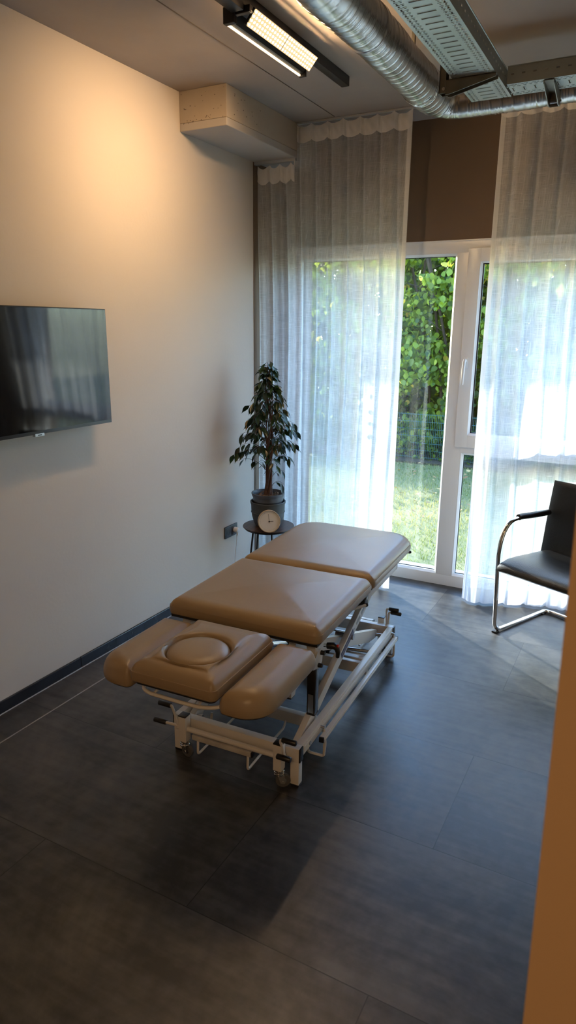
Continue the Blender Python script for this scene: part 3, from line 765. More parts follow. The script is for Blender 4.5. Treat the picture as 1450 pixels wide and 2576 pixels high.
for i in range(106):
    z0 = .26+.75*(i/106)**.9+random.uniform(-.02, .02)
    if z0 < .42 and i % 3: continue
    a = i*2.39996+random.uniform(-.4, .4); zz = z0+.10
    R = env(zz)*random.uniform(.55, .98)
    # the wall stands close on the left, the curtain behind
    ex, ey = R*math.cos(a), R*math.sin(a)*.92
    if .258+ex < .035: ex = .035-.258
    p0 = Vector((.012*math.cos(a), .012*math.sin(a), z0)); p1 = Vector((ex*.5, ey*.5, z0+.09+R*.12)); p2 = Vector((ex, ey, z0+.075+random.uniform(-.03, .03)-R*.12))
    pts = [p0*(1-t)**2+p1*2*t*(1-t)+p2*t*t for t in [k/7 for k in range(8)]]
    br.tube(pts, .0012, 5, False, [.0022*(1-k/9) for k in range(8)])
    twigs.append(pts)
    nl = 3+int(R*22)
    if z0 < .40: nl = 2
    for j in range(nl):
        t = .30+.70*(j+.3)/nl; k = min(int(t*7), 6); q = pts[k].lerp(pts[k+1], t*7-k)
        dirv = (pts[k+1]-pts[k]).normalized()
        sd = 1 if j % 2 else -1; lat = dirv.cross(Vector((0, 0, 1))).normalized()*sd
        d = dirv*.55+lat*random.uniform(.5, 1.0)
        L = random.uniform(.050, .074)
        st_ = q+d.normalized()*.008+Vector((0, 0, -.004)); br.tube([q, st_], .0006, 4, False)
        e = st_+Vector(d).normalized()*L
        if .258+e.x < .012: continue
        ficleaf(st_, d, L, L*random.uniform(.40, .50), random.uniform(.45, 1.6), random.random()*.96 if random.random() > .02 else .985)
for z, ang in ((1.03, 1.2), (1.035, 2.6), (1.02, 4.0), (1.045, 5.2), (1.0, .2), (.99, 3.3)):
    p = Vector((.02*math.cos(ang)+.01, .02*math.sin(ang), z)); br.tube([(0.008, 0, .93), tuple(p)], .0012, 5, False)
    ficleaf(p, (math.cos(ang), math.sin(ang), .5), .055, .026, .2, random.random()*.9)
tk.build('braided_trunk', 'trunk', fic, smooth=50); br.build('twigs', 'trunk', fic)
quickmesh('foliage', np.array(LV), np.array(LF), 'ficusleaf', fic, attr=LA, smooth=True)

ck = empty('round_clock', (.352, 3.690, TZ+.0005), rz=.62, label='round pale clock with birch rim leaning on the planter', cat='clock')
tl = Matrix.Translation((0, 0, .0)) @ Matrix.Rotation(-.17, 4, 'X') @ Matrix.Translation((0, .0, .0735)) @ Matrix.Rotation(PI/2, 4, 'X')
# after rotation local +z of the lathe points to -y (front)
def ckb(prof, name, mat, **k):
    mb = MB().lathe(prof, n=72, mat=tl); return mb.build(name, mat, ck, smooth=35, **k)
ckb([(0, -.036), (.0725, -.036), (.0735, -.034), (.0735, .002), (.0725, .004), (.0695, .004), (.0685, .002), (.0685, -.002)], 'case', 'clockrim')
ckb([(0, -.0015), (.0684, -.0015), (.0684, -.0012), (0, -.0012)], 'dial', 'clockface')
hd = MB()
def hand(ang, L, w, z):
    m = tl @ Matrix.Rotation(-ang, 4, 'Z'); hd.box((-w, -.012 if L > .03 else -.006, z), (w, L, z+.0006), 0, m)
hand(math.radians(-7), .050, .0009, .0000); hand(math.radians(88), .027, .0012, .0008)
hd.lathe([(.004, -.001), (.004, .002), (0, .002)], n=20, mat=tl)
hd.build('hands', 'black', ck)
tkm = MB()
for i in range(60):
    m = tl @ Matrix.Rotation(-2*PI*i/60, 4, 'Z'); w = .0006 if i % 5 == 0 else .00028; tkm.box((-w, .0575, -.0012), (w, .061, -.0008), 0, m)
tkm.build('minute_marks', 'black', ck)

so = empty('wall_socket', (0, 3.762, .362), label='anthracite double socket low on the left wall', cat='socket')
MB().box((0, -.0775, -.041), (.009, .0775, .041), .002).build('cover_frame', 'socket', so, smooth=35)
for y in (-.037, .037):
    ins = MB().box((.008, y-.030, -.030), (.0112, y+.030, .030), .001)
    q = ins.build('socket_insert', 'socket', so, smooth=35)
    MB().lathe([(.0205, .0005), (.0215, .0), (.0215, .0010), (.0205, .0012)], c=(.011, y, 0), n=32, mat=Matrix.Rotation(PI/2, 4, 'Y')).build('socket_rim', 'black', q, smooth=40)
    MB().lathe([(0, .0002), (.0203, .0002), (.0203, .0005), (0, .0006)], c=(.0112, y, 0), n=32, mat=Matrix.Rotation(PI/2, 4, 'Y')).build('socket_well', 'black', q)
    MB().cyl((.0112, y-.0003, -.009), (.0125, y, -.009), .0022, 8).build('contact', 'black', q)
pc = empty('power_cord', (.0115, 3.799, .362), label='white plug and cord in the right socket', cat='cord')
MB().lathe([(.0195, .0), (.0195, .022), (.0165, .030), (.009, .033), (0, .033)], n=32, mat=Matrix.Rotation(PI/2, 4, 'Y')).tube([(.018, 0, -.006), (.024, 0, -.030), (.018, 0, -.044)], .006, 12, True, [.0085, .0068, .0045]).build('plug', 'plug', pc, smooth=45)
MB().tube([(.018, 0, -.040), (.016, .0, -.09), (.010, -.006, -.15), (.006, -.010, -.22), (.006, .003, -.29), (.010, .030, -.345), (.02, .08, -.358), (.04, .16, -.3575)], .0029, 8, fillet=.03).build('cable', 'plug', pc, smooth=60)

# ------------------------------------------------------------------ treatment table (local: x right, y towards the window, z up)
BED = empty('massage_table', (1.1525, 1.992, 0), rz=.046, label='tan padded treatment table on a white steel scissor base', cat='massage table')
def rrect(cx, cy, a, b, rad, k=8):
    """rounded rectangle outline, rad = 4 corner radii (+,+), (-,+), (-,-), (+,-)"""
    out = []
    for i, (sx, sy, a0) in enumerate(((1, 1, 0), (-1, 1, PI/2), (-1, -1, PI), (1, -1, 1.5*PI))):
        r = max(rad[i], .003)
        for j in range(k+1):
            t = a0+PI/2*j/k; out.append((cx+sx*(a-r)+r*math.cos(t), cy+sy*(b-r)+r*math.sin(t)))
    # subdivide the long straight sides so that inner rings follow
    res = []
    for i in range(len(out)):
        p, q = out[i], out[(i+1) % len(out)]; d = math.hypot(q[0]-p[0], q[1]-p[1]); n = max(int(d/.03), 1) if d > .045 else 1
        for t in range(n): res.append((p[0]+(q[0]-p[0])*t/n, p[1]+(q[1]-p[1])*t/n))
    return res
def pad(name, cx, cy, a, b, rad, z0, z1, edge=.028, dome=.008, side=.004, circle=None, parent=BED, tilt=None, seam=True):
    base = rrect(cx, cy, a, b, rad); n = len(base)
    # outward normals of the outline
    nr = []
    for i in range(n):
        p, q = base[i-1], base[(i+1) % n]; t = Vector((q[0]-p[0], q[1]-p[1])).normalized(); nr.append((t.y, -t.x))
    cxs = sum(p[0] for p in base)/n; cys = sum(p[1] for p in base)/n
    def ring(inset):
        pts = []
        for i in range(n):
            x = base[i][0]-nr[i][0]*inset; y = base[i][1]-nr[i][1]*inset
            # keep the ring inside the shape when corners would cross
            x = min(max(x, cx-a+inset), cx+a-inset); y = min(max(y, cy-b+inset), cy+b-inset); pts.append((x, y))
        return pts
    rings = []; h = z1-z0
    rings.append([(x, y, z0) for x, y in ring(.012)])
    rings.append([(x, y, z0) for x, y in ring(.001)])
    for t in (.02, .12, .3, .5):
        rings.append([(x, y, z0+(h-edge)*t/.5) for x, y in ring(-side*math.sin(PI*min(t/.62, 1)))])
    for k in range(1, 9):
        t = k/8*PI/2; ins = edge*1.25*(1-math.cos(t)); zz = z1-dome-edge+edge*math.sin(t)
        rings.append([(x, y, zz) for x, y in ring(ins)])
    m = min(a, b)
    if circle is None:
        e0 = edge*1.25; lim = m-.012
        for k in range(1, 9):
            t = k/8; ins = e0+(lim-e0)*t; last = ring(ins); rings.append([(x, y, z1-dome+dome*.5*(1-math.cos(PI*t))) for x, y in last])
    else:
        ccx, ccy, cr = circle
        start = ring(edge*1.25); ang = [math.atan2(p[1]-ccy, p[0]-ccx) for p in base]
        end = [(ccx+cr*math.cos(t), ccy+cr*math.sin(t)) for t in ang]
        for t, dz in ((.25, .45), (.5, .8), (.75, 1.0), (.92, .95)):
            rings.append([(s[0]*(1-t)+e[0]*t, s[1]*(1-t)+e[1]*t, z1-dome+dome*dz) for s, e in zip(start, end)])
        for r, z in ((cr, z1-.002), (cr-.006, z1-.007), (cr-.010, z1-.017), (cr-.011, z1-.030)):
            rings.append([(ccx+r*math.cos(t), ccy+r*math.sin(t), z) for t in ang])
    vs = [v for r in rings for v in r]
    fs = [(i*n+k, i*n+(k+1) % n, (i+1)*n+(k+1) % n, (i+1)*n+k) for i in range(len(rings)-1) for k in range(n)]
    fs.append(tuple(range(n))[::-1]); fs.append(tuple(range((len(rings)-1)*n, len(rings)*n)))
    o = MB().add(vs, fs).build(name, 'leather', parent, smooth=50)
    if seam:
        sm = ring(-.0008); MB().tube([(x, y, z0+.006) for x, y in sm+[sm[0]]], .0014, 5, False).build('piping', 'leather', o)
    return o
Z0 = .588
pB = pad('seat_cushion', 0, .362, .336, .305, (.030, .030, .030, .030), Z0, .664, edge=.042, dome=.010)
MB().box((-.325, .065, Z0-.014), (.325, .66, Z0), .001).build('base_board', 'black', pB)
pC = pad('leg_cushion', 0, 1.040, .336, .366, (.14, .14, .030, .030), Z0, .664, edge=.042, dome=.010)
MB().prism(rrect(0, 1.040, .322, .352, (.13, .13, .02, .02)), Z0-.014, Z0).build('base_board', 'black', pC)
pA = pad('head_cushion', .004, -.200, .168, .213, (.022, .022, .022, .022), .560, .640, edge=.042, dome=.008, circle=(.004, -.240, .124))
MB().prism(rrect(.004, -.200, .158, .203, (.02, .02, .02, .02)), .548, .560).build('base_board', 'black', pA)
# oval face plug
pr_ = []
for k in range(0, 11):
    t = k/10*PI/2; pr_.append((.110*math.cos(t)**.55 if k < 10 else 0, .612+.028*math.sin(t)))
pr_ = [(.106, .590), (.1115, .600), (.1125, .610), (.1120, .618), (.109, .626), (.102, .6325), (.088, .6375), (.066, .6415), (.04, .644), (.015, .645), (0, .645)]
MB().lathe(pr_, c=(.004, -.240, 0), n=72).build('face_plug', 'leather', pA, smooth=60)
for s in (1, -1):
    rad = (.020, .020, .022, .10) if s > 0 else (.020, .020, .10, .022)
    p = pad('arm_cushion', s*.257+.003, -.188, .080, .215, rad, .522, .604, edge=.050, dome=.0)
    MB().prism(rrect(s*.257+.003, -.188, .068, .203, (.02,)*4 if False else ((.02, .02, .02, .09) if s > 0 else (.02, .02, .09, .02))), .512, .522).build('base_board', 'black', p)
# --- base frame
H = .169
def part(mb, name, mat='white', parent=BED, sm=40, **k): return mb.build(name, mat, parent, smooth=sm, **k)
part(MB().box((-.286, .0, .109), (.286, .034, H), .003), 'front_beam')
part(MB().box((-.286, 1.212, .109), (.286, 1.246, H), .003), 'rear_beam')
for s in (1, -1):
    part(MB().box((s*.257, .0335, .118), (s*.286, 1.2125, H), .003).box((s*.2845, .05, .134), (s*.2885, 1.20, .153), .0015), 'side_rail')
    for y in (.001, 1.213): part(MB().box((s*.2855, y, .110), (s*.291, y+.032, .168), .002), 'end_cap', 'black')
    for y in (.0, 1.212):
        l = part(MB().box((s*.250, y+.0005, .010), (s*.286, y+.0335, .110), .002), 'leg')
        MB().box((s*.2505, y+.001, 0), (s*.2855, y+.033, .0105), .002).build('foot', 'black', l, smooth=40)
    # castor posts, front and rear
    for y, zt in ((-.045, .200), (1.256, .196)):
        xp = s*.2155 if y < 0 else s*.205
        po = part(MB().box((xp-.0175, y, .082), (xp+.0175, y+.036, zt-.004), .002), 'castor_post')
        MB().box((xp-.0182, y-.0006, zt-.006), (xp+.0182, y+.0366, zt), .003).build('post_cap', 'black', po, smooth=40)
        MB().box((xp-.008 if s < 0 else xp-.0178, y+.012, .118), (xp-.0170 if s > 0 else xp+.008, y+.024, .136), .001).build('slot_plate', 'black', po) if y < 0 else None
        sw = MB().lathe([(.0, .082), (.0185, .082), (.0185, .077), (.0205, .075), (.0205, .070), (.0165, .067), (.0200, .064), (.0200, .060), (.012, .057), (0, .057)], c=(xp, y+.018, 0), n=32)
        cs = part(sw, 'castor', 'chrome')
        wx, wy = xp+(.012 if s > 0 else .004), y+.018+.012
        R = Matrix.Translation((wx, wy, .029)) @ Matrix.Rotation(.5 if s > 0 else -.2, 4, 'Z') @ Matrix.Rotation(PI/2, 4, 'X')
        fk = MB()
        for t in (-.0145, .0145):
            fk.prism([(-.010, -.006), (.008, -.009), (.006, .028), (-.018, .034), (-.022, .030)], t-.001, t+.001, 'z', R)
        fk.cyl(tuple(R @ Vector((0, 0, -.017))), tuple(R @ Vector((0, 0, .017))), .0045, 12); fk.build('fork', 'steel', cs, smooth=30)
        MB().lathe([(.010, -.008), (.027, -.008), (.0288, -.005), (.0288, .005), (.027, .008), (.010, .008), (.010, -.008)], n=36, mat=R).build('wheel', 'rubber', cs, smooth=35)
        MB().lathe([(0, -.0092), (.010, -.0088), (.013, -.0082), (.013, .0082), (.010, .0088), (0, .0092)], n=28, mat=R).build('hub', 'steel', cs, smooth=35)
# torsion tubes between the castor posts
part(MB().cyl((-.253, -.027, .137), (.253, -.027, .137), .0115, 20), 'torsion_tube')
part(MB().cyl((-.20, 1.274, .137), (.20, 1.274, .137), .0115, 20), 'torsion_tube')
# crank levers with black grips
def lever(pts, g0, g1):
    o = part(MB().tube(pts, .0058, 12, True, None, .018), 'foot_lever', sm=60)
    MB().tube([g0, tuple(Vector(g0).lerp(Vector(g1), .04)), tuple(Vector(g0).lerp(Vector(g1), .96)), g1], .0105, 16, True, [.0092, .0108, .0108, .0088]).build('grip', 'black', o, smooth=50)
lever([(.243, -.030, .142), (.236, -.034, .170), (.228, -.045, .222), (.246, -.047, .229)], (.238, -.047, .228), (.296, -.047, .228))
lever([(.246, -.030, .140), (.243, -.050, .158), (.224, -.072, .172), (.235, -.074, .173)], (.229, -.074, .172), (.287, -.074, .172))
lever([(-.243, -.030, .140), (-.246, -.036, .175), (-.262, -.042, .232), (-.276, -.042, .236)], (-.268, -.042, .234), (-.326, -.042, .234))
lever([(-.240, -.030, .140), (-.252, -.036, .146), (-.300, -.046, .152)], (-.292, -.044, .151), (-.350, -.046, .152))
lever([(.240, 1.256, .150), (.238, 1.250, .200), (.238, 1.245, .258), (.262, 1.243, .260)], (.252, 1.243, .260), (.305, 1.243, .260))
lever([(.246, 1.256, .150), (.250, 1.246, .200), (.254, 1.236, .242), (.276, 1.234, .246)], (.266, 1.234, .245), (.322, 1.234, .245))
# foot switch bars with bent rods, front, right, left, rear
fbar = part(MB().box((-.192, -.012, .080), (.083, .012, .101), .002), 'switch_bar', 'dirtywhite')
MB().box((.0825, -.0125, .0795), (.0905, .0125, .1015), .002).build('end_cap', 'black', fbar, smooth=40)
for x in (-.168, .066):
    MB().tube([(x, -.002, .081), (x, -.006, .014), (x, .140, .016), (x+.012, .300, .030), (x+.014, .345, .095)], .0052, 10, True, None, .016).build('bent_rod', 'white', fbar, smooth=60)
for s in (1, -1):
    sb = part(MB().box((s*.298, .178, .104), (s*.318, 1.205, .126), .002).box((s*.3165, .18, .110), (s*.320, 1.20, .116), .001), 'switch_bar')
    for y in (.170, 1.2045): MB().box((s*.2975, y, .1035), (s*.3185, y+.0085, .1265), .002).build('end_cap', 'black', sb, smooth=40)
    for y in (.205, 1.175):
        MB().tube([(s*.308, y, .105), (s*.308, y, .020), (s*.235, y, .020), (s*.232, y+.005, .07)], .0058, 10, True, None, .014).tube([(s*.300, y+.012, .148), (s*.302, y+.030, .06), (s*.300, y+.026, .022)], .0045, 10, True, None, .01).build('bent_rod', 'white', sb, smooth=60)
        MB().cyl((s*.286, y+.008, .148), (s*.305, y+.008, .148), .0062, 14).build('pivot', 'steel', sb, smooth=40)
    MB().cyl((s*.286, .10, .140), (s*.292, .10, .140), .009, 6).build('rail_bolt', 'steel', sb)
rbar = part(MB().box((-.14, 1.365, .094), (.122, 1.388, .116), .002), 'switch_bar')
MB().box((.1215, 1.3645, .0935), (.1295, 1.3885, .1165), .002).build('end_cap', 'black', rbar, smooth=40)
for x in (-.11, .098): MB().tube([(x, 1.376, .095), (x, 1.376, .02), (x, 1.22, .02)], .0052, 10, True, None, .014).build('bent_rod', 'white', rbar, smooth=60)
# cross members of the base
part(MB().box((-.258, .315, .052), (.258, .347, .104), .003), 'cross_member')
part(MB().box((-.258, .870, .050), (.258, .900, .106), .003), 'cross_member')
act = part(MB().box((.04, .905, .088), (.257, .965, .112), .003), 'motor_tray')
MB().box((.09, .908, .1122), (.20, .930, .1128)).build('type_label', 'label_grey', act)
part(MB().cyl((.03, .955, .118), (.257, .985, .124), .009, 14).cyl((-.19, 1.075, .150), (.19, 1.075, .150), .012, 16), 'pivot_shaft', 'steel')
mot = part(MB().cyl((0, .95, .14), (0, .50, .33), .024, 20).box((-.045, .90, .10), (.045, 1.02, .18), .008), 'lift_motor', 'black')
MB().cyl((0, .52, .32), (0, .33, .40), .012, 16).build('piston', 'chrome', mot, smooth=40)
# scissor arms
for s in (1, -1):
    ao = part(MB().obox((s*.238, .065, .118), (s*.238, .985, .500), .026, .050, bev=.002), 'scissor_arm')
    ai = part(MB().prism([(1.185, .112), (1.190, .150), (.44, .425), (.14, .535), (.12, .505), (.42, .375), (1.05, .135)], s*.176, s*.206, 'x'), 'scissor_arm')
    for a_, y, z, r in ((.170, .665, .345, .014), (.20, 1.170, .132, .009), (.20, .085, .128, .010)): part(MB().cyl((s*a_, y, z), (s*(.258 if r > .012 else .262), y, z), r, 20), 'pivot_pin', 'steel')
    if s > 0:
        d = Vector((0, .92, .382)).normalized(); u = Vector((0, -d.z, d.y))
        def onarm(t, w, l0, l1, name, mat, off=0):
            a = Vector((.2513, .065, .118))+d*l0; b = Vector((.2513, .065, .118))+d*l1
            return MB().add([a-u*w+u*off, b-u*w+u*off, b+u*w+u*off, a+u*w+u*off, a-u*w+u*off+Vector((.0008, 0, 0)), b-u*w+u*off+Vector((.0008, 0, 0)), b+u*w+u*off+Vector((.0008, 0, 0)), a+u*w+u*off+Vector((.0008, 0, 0))],
                            [(0, 3, 2, 1), (4, 5, 6, 7), (0, 1, 5, 4), (1, 2, 6, 5), (2, 3, 7, 6), (3, 0, 4, 7)]).build(name, mat, ao)
        lb = onarm(0, .0145, .50, .66, 'maker_label', 'label_blue')
        # pale lettering strokes on the blue label
        ink = MB(); o0 = Vector((.2523, .065, .118))
        lx = .512
        for k in range(13):
            wch = .0075; a = o0+d*lx; hgt = .0065
            for (p, q) in (((0, -1), (0, 1)), ((0, 1), (1, 1 if k % 2 else -.2)), ((1, -1), (1, .6 if k % 3 else 1)), ((0, 0), (1, 0 if k % 3 else .4))):
                P0 = a+d*(p[0]*wch*.55)+u*(p[1]*hgt); P1 = a+d*(q[0]*wch*.55)+u*(q[1]*hgt)
                if (P1-P0).length > .001: ink.obox(P0, P1, .0009, .0004, up=(1, 0, 0))
            lx += .0108
        ink.build('lettering', 'label_ink', lb)
        for l0, l1, w in ((.705, .755, .008), (.775, .83, .008), (.67, .676, .003)):
            onarm(0, w, l0, l1, 'notice_sticker', 'label_grey')
# upper frame
for s in (1, -1):
    part(MB().box((s*.262, .112, .535), (s*.292, .700, .574), .002), 'upper_rail')
    part(MB().box((s*.262, .708, .505), (s*.292, 1.22, .545), .002).box((s*.262, 1.19, .505), (s*.292, 1.22, .575), .002), 'upper_rail')
    hb_ = part(MB().box((s*.270, .672, .498), (s*.302, .722, .560), .004), 'hinge_block', 'black')
    MB().cyl((s*.30, .69, .535), (s*.306, .69, .535), .008, 12).build('hinge_pin', 'steel', hb_)
    bk = part(MB().box((s*.264, .110, .500), (s*.300, .155, .574), .002), 'corner_block')
    MB().box((s*.2645, .1105, .488), (s*.2995, .1545, .5005), .002).build('block_cap', 'black', bk, smooth=40)
    # square post hanging from the armrest bracket
    po = part(MB().box((s*.266, .112, .262), (s*.300, .150, .490), .003), 'guide_post', 'darkchrome')
    MB().box((s*.2655, .1115, .254), (s*.3005, .1505, .2625), .002).build('post_foot', 'black', po)
    MB().box((s*.272, .1112, .265), (s*.294, .1122, .345)).build('guide_plate', 'steel', po) if s > 0 else None
    # bracket with two knobs, and the arm under the side cushion
    pl_ = part(MB().prism([(.080, .470), (.140, .452), (.165, .470), (.170, .505), (.150, .530), (.120, .530), (.085, .500)], s*.301, s*.306, 'x'), 'clamp_plate')
    for y, z in ((.152, .512), (.128, .470)):
        MB().cyl((s*.306, y, z), (s*.322, y, z), .0095, 16, .008).build('knob', 'black', pl_, smooth=40)
    part(MB().prism([(.120, .488), (.120, .510), (-.075, .510), (-.075, .514), (-.088, .514), (-.120, .514), (-.120, .455), (-.085, .455), (-.078, .470), (.080, .470)] if False else
         [(.110, .482), (.110, .506), (-.060, .494), (-.066, .513), (-.105, .513), (-.105, .448), (-.072, .448), (-.066, .462)], s*.270, s*.300, 'x'), 'cushion_arm')
    part(MB().box((s*.271, -.106, .443), (s*.299, -.071, .449), .001), 'arm_cap', 'black')
    part(MB().box((.03*s, .60, .545), (.262*s, .63, .572), .002).box((.03*s, .115, .545), (.262*s, .145, .572), .002).box((.03*s, 1.0, .512), (.262*s, 1.03, .540), .002), 'upper_cross_bar')
# clamp lever with a red button on the right
cl = part(MB().cyl((.300, .196, .522), (.318, .196, .524), .0075, 14), 'clamp_bolt', 'chrome')
MB().tube([(.314, .196, .523), (.340, .198, .527), (.352, .200, .520), (.356, .203, .500), (.354, .206, .478)], .010, 14, True, [.013, .014, .0125, .009, .0075]).build('clamp_lever', 'black', cl, smooth=50)
MB().cyl((.3535, .199, .528), (.3605, .199, .529), .0068, 16).build('button', 'red', cl, smooth=40)
# push rods
r1 = part(MB().tube([(.200, .520, .545), (.285, .520, .540), (.330, .600, .542)], .0062, 12, True, None, .04), 'release_rod', sm=60)
MB().cyl((.3295, .599, .542), (.334, .607, .5422), .0085, 14).build('rod_cap', 'black', r1)
r2 = part(MB().tube([(.250, 1.20, .560), (.270, 1.30, .562), (.318, 1.335, .564)], .0055, 12, True, None, .02), 'release_rod', sm=60)
MB().cyl((.318, 1.335, .564), (.326, 1.342, .5642), .0078, 14).build('rod_cap', 'black', r2)
# towel rail under the head cushion
tw = part(MB().tube([(-.148, -.352, .524), (-.138, -.372, .514), (-.105, -.382, .510), (.02, -.384, .510), (.10, -.382, .510), (.142, -.368, .512), (.165, -.350, .514)], .0068, 12, True, None, .02), 'towel_rail', sm=60)
MB().cyl((-.150, -.346, .528), (-.148, -.354, .522), .0085, 12).build('rail_cap', 'black', tw)
for x in (-.09, .09): MB().tube([(x, -.38, .51), (x, -.30, .53), (x, -.28, .549)], .005, 10, True, None, .02).build('rail_bracket', 'white', tw, smooth=60)
# head section struts
part(MB().box((-.075, -.330, .526), (-.048, .12, .549), .002).box((.048, -.330, .526), (.075, .12, .549), .002).box((-.075, -.20, .50), (.075, -.17, .526), .002), 'head_frame')
hs = part(MB().obox((-.03, -.12, .515), (-.06, .20, .30), .026, .030, bev=.002).obox((.03, -.12, .515), (.06, .20, .30), .020, .024, bev=.002), 'head_strut')
MB().box((-.052, -.14, .492), (-.014, -.10, .52), .004).box((.014, -.14, .494), (.044, -.11, .52), .004).build('strut_end', 'black', hs)

# ------------------------------------------------------------------ cantilever chair (local: x to the chair's other side, y to its back)
cr = empty('cantilever_chair', (1.812, 3.790, 0), rz=-math.atan2(.43, .90), label='black leather cantilever chair with chrome tube frame', cat='chair')
W = .54
fr = MB()
def legpath(x, si):
    return [(x, .42, .668), (x, .16, .684), (x, .045, .672), (x-si*.006, -.002, .60), (x-si*.010, -.018, .50), (x-si*.006, -.012, .30), (x, -.004, .045), (x, .03, .0155), (x, .08, .0145), (x, .455, .0145)]
pl = legpath(.0, 1); pr2 = legpath(W, -1)
path = [pl[0]]+pl[1:]+[(0.0, .500, .0145), (.045, .512, .0145), (W-.045, .512, .0145), (W, .500, .0145)]+pr2[::-1]
# smooth the path with catmull-rom
Pp = [Vector(p) for p in path]; pts = []
for i in range(len(Pp)-1):
    a = Pp[max(i-1, 0)]; b = Pp[i]; c = Pp[i+1]; d = Pp[min(i+2, len(Pp)-1)]
    m = 2 if (c-b).length > .2 else 7
    m = max(m, 7)
    for k in range(m):
        t = k/m
        # centripetal-like damping for long spans
        pts.append(b.lerp(c, t) if (c-b).length > .30 else .5*((2*b)+(c-a)*t*.9+(2*a-5*b+4*c-d)*t*t*.9+(3*b-a-3*c+d)*t**3*.9+0*b)+(b*.0))
pts.append(Pp[-1])
fr2 = MB().tube([tuple(p) for p in path], .0122, 20, True, None, .045, 10)
fr2.build('tube_frame', 'chrome', cr, smooth=60)
for x in (0, W):
    MB().tube([(x, .425, .668), (x, .30, .674), (x, .15, .6845), (x, .125, .684)], .0185, 18, True, [.0175, .019, .0185, .0175]).build('armrest', 'blackleather', cr, smooth=50)
    for y in (.012, .475):
        MB().box((x-.017, y-.016, 0), (x+.017, y+.016, .010), .002).build('glide', 'black', cr, smooth=40)
def cushion_sheet(name, x0, x1, prof, th, mat, rad=.02):
    """upholstered shell: prof = list of (y,z) along the sheet, bulged section"""
    mb = MB(); nx_ = 16; vs = []; n = len(prof)
    P = [Vector((0, a, b)) for a, b in prof]
    T = [(P[min(i+1, n-1)]-P[max(i-1, 0)]).normalized() for i in range(n)]; Nn = [Vector((0, -t.z, t.y)) for t in T]
    for sgn in (1, -1):
        for i in range(n):
            for k in range(nx_+1):
                u = k/nx_; x = x0+(x1-x0)*u
                e = min(u, 1-u)*(x1-x0); q = min(i, n-1-i)/(n-1)*sum((P[j+1]-P[j]).length for j in range(n-1))
                f = (.72+.28*min(1, min(e, q)/rad)**.5) if min(e, q) < rad else 1
                vs.append(tuple(Vector((x, 0, 0))+P[i]+Nn[i]*(sgn*th/2*f)))
    c = nx_+1; o = n*c; fs = []
    for i in range(n-1):
        for k in range(nx_):
            fs.append((i*c+k, i*c+k+1, (i+1)*c+k+1, (i+1)*c+k)); fs.append((o+i*c+k, o+(i+1)*c+k, o+(i+1)*c+k+1, o+i*c+k+1))
    for i in range(n-1):
        for k in (0, nx_): fs.append((i*c+k, (i+1)*c+k, o+(i+1)*c+k, o+i*c+k))
    for k in range(nx_):
        for i in (0, n-1): fs.append((i*c+k, i*c+k+1, o+i*c+k+1, o+i*c+k))
    return mb.add(vs, fs).build(name, mat, cr, smooth=50)
cushion_sheet('seat', .016, W-.016, [(-.047, .402), (-.040, .414), (-.02, .424), (.03, .436), (.12, .436), (.22, .430), (.32, .424), (.40, .420), (.440, .418)], .056, 'blackleather', .010)
cushion_sheet('backrest', -.012, W-.030, [(.405, .398), (.418, .43), (.428, .50), (.440, .60), (.455, .70), (.468, .78), (.476, .825), (.479, .842), (.482, .852)], .040, 'blackleather', .016)

# ------------------------------------------------------------------ the garden
GZ = -.05
struct('ground', MB().box((-14, WY+.17, -.4), (16, 24, GZ)), 'ground')
struct('wall_facade', MB().box((-4, WY+.17, -.3), (-.2, WY+.30, 3.3)).box((XR, WY+.17, -.3), (8, WY+.30, 3.3)), 'facade')
struct('hedge_bed', MB().box((-8, 8.75, -.2), (6, 12.5, GZ+.03)), 'mulch')
# lawn blades
NB = 42000
bx = rng.uniform(-3.2, 3.4, NB); by = 4.72+(8.9-4.72)*rng.uniform(0, 1, NB)**.85
hh = rng.uniform(.018, .045, NB); aa = rng.uniform(0, 2*PI, NB); wv = rng.uniform(.0018, .0032, NB); ln = rng.normal(0, .012, (NB, 2))
base = np.stack([bx, by, np.full(NB, GZ)], 1); sd = np.stack([np.cos(aa)*wv, np.sin(aa)*wv, np.zeros(NB)], 1)
mid = base+np.stack([ln[:, 0]*.5, ln[:, 1]*.5, hh*.6], 1); tip = base+np.stack([ln[:, 0]*1.3, ln[:, 1]*1.3, hh], 1)
V = np.stack([base-sd, base+sd, mid+sd*.7, tip, mid-sd*.7], 1).reshape(-1, 3)
F = np.arange(NB*5).reshape(NB, 5)
dry = np.clip(.5+.28*np.sin(bx*1.7+1)+.3*np.sin(by*2.1+bx)+rng.normal(0, .22, NB), 0, 1)
g = quickmesh('lawn_grass', V, F, 'grassblade', attr=dry); tag(g, 'short green and straw coloured lawn grass outside the window', 'grass', kind='stuff')
NF = 420
fx_ = rng.uniform(-3, 3, NF); fy_ = 5+3.9*rng.uniform(0, 1, NF)**.45; s_ = rng.uniform(.012, .03, NF); a_ = rng.uniform(0, 6.28, NF); tlt = rng.uniform(-.5, .5, (NF, 2))
pent = np.array([(1.2, 0), (.4, .62), (-.7, .6), (-1, 0), (-.7, -.6), (.4, -.62)])
V = []
for i in range(NF):
    c, s = math.cos(a_[i]), math.sin(a_[i])
    for px, py in pent: V.append((fx_[i]+s_[i]*(px*c-py*s), fy_[i]+s_[i]*(px*s+py*c), GZ+.032+s_[i]*(px*tlt[i, 0]+py*tlt[i, 1])))
o = quickmesh('fallen_leaves', np.array(V), np.arange(NF*6).reshape(NF, 6), 'fallen', attr=rng.random(NF)); tag(o, 'dry fallen leaves scattered on the lawn by the fence', 'fallen leaves', kind='stuff')

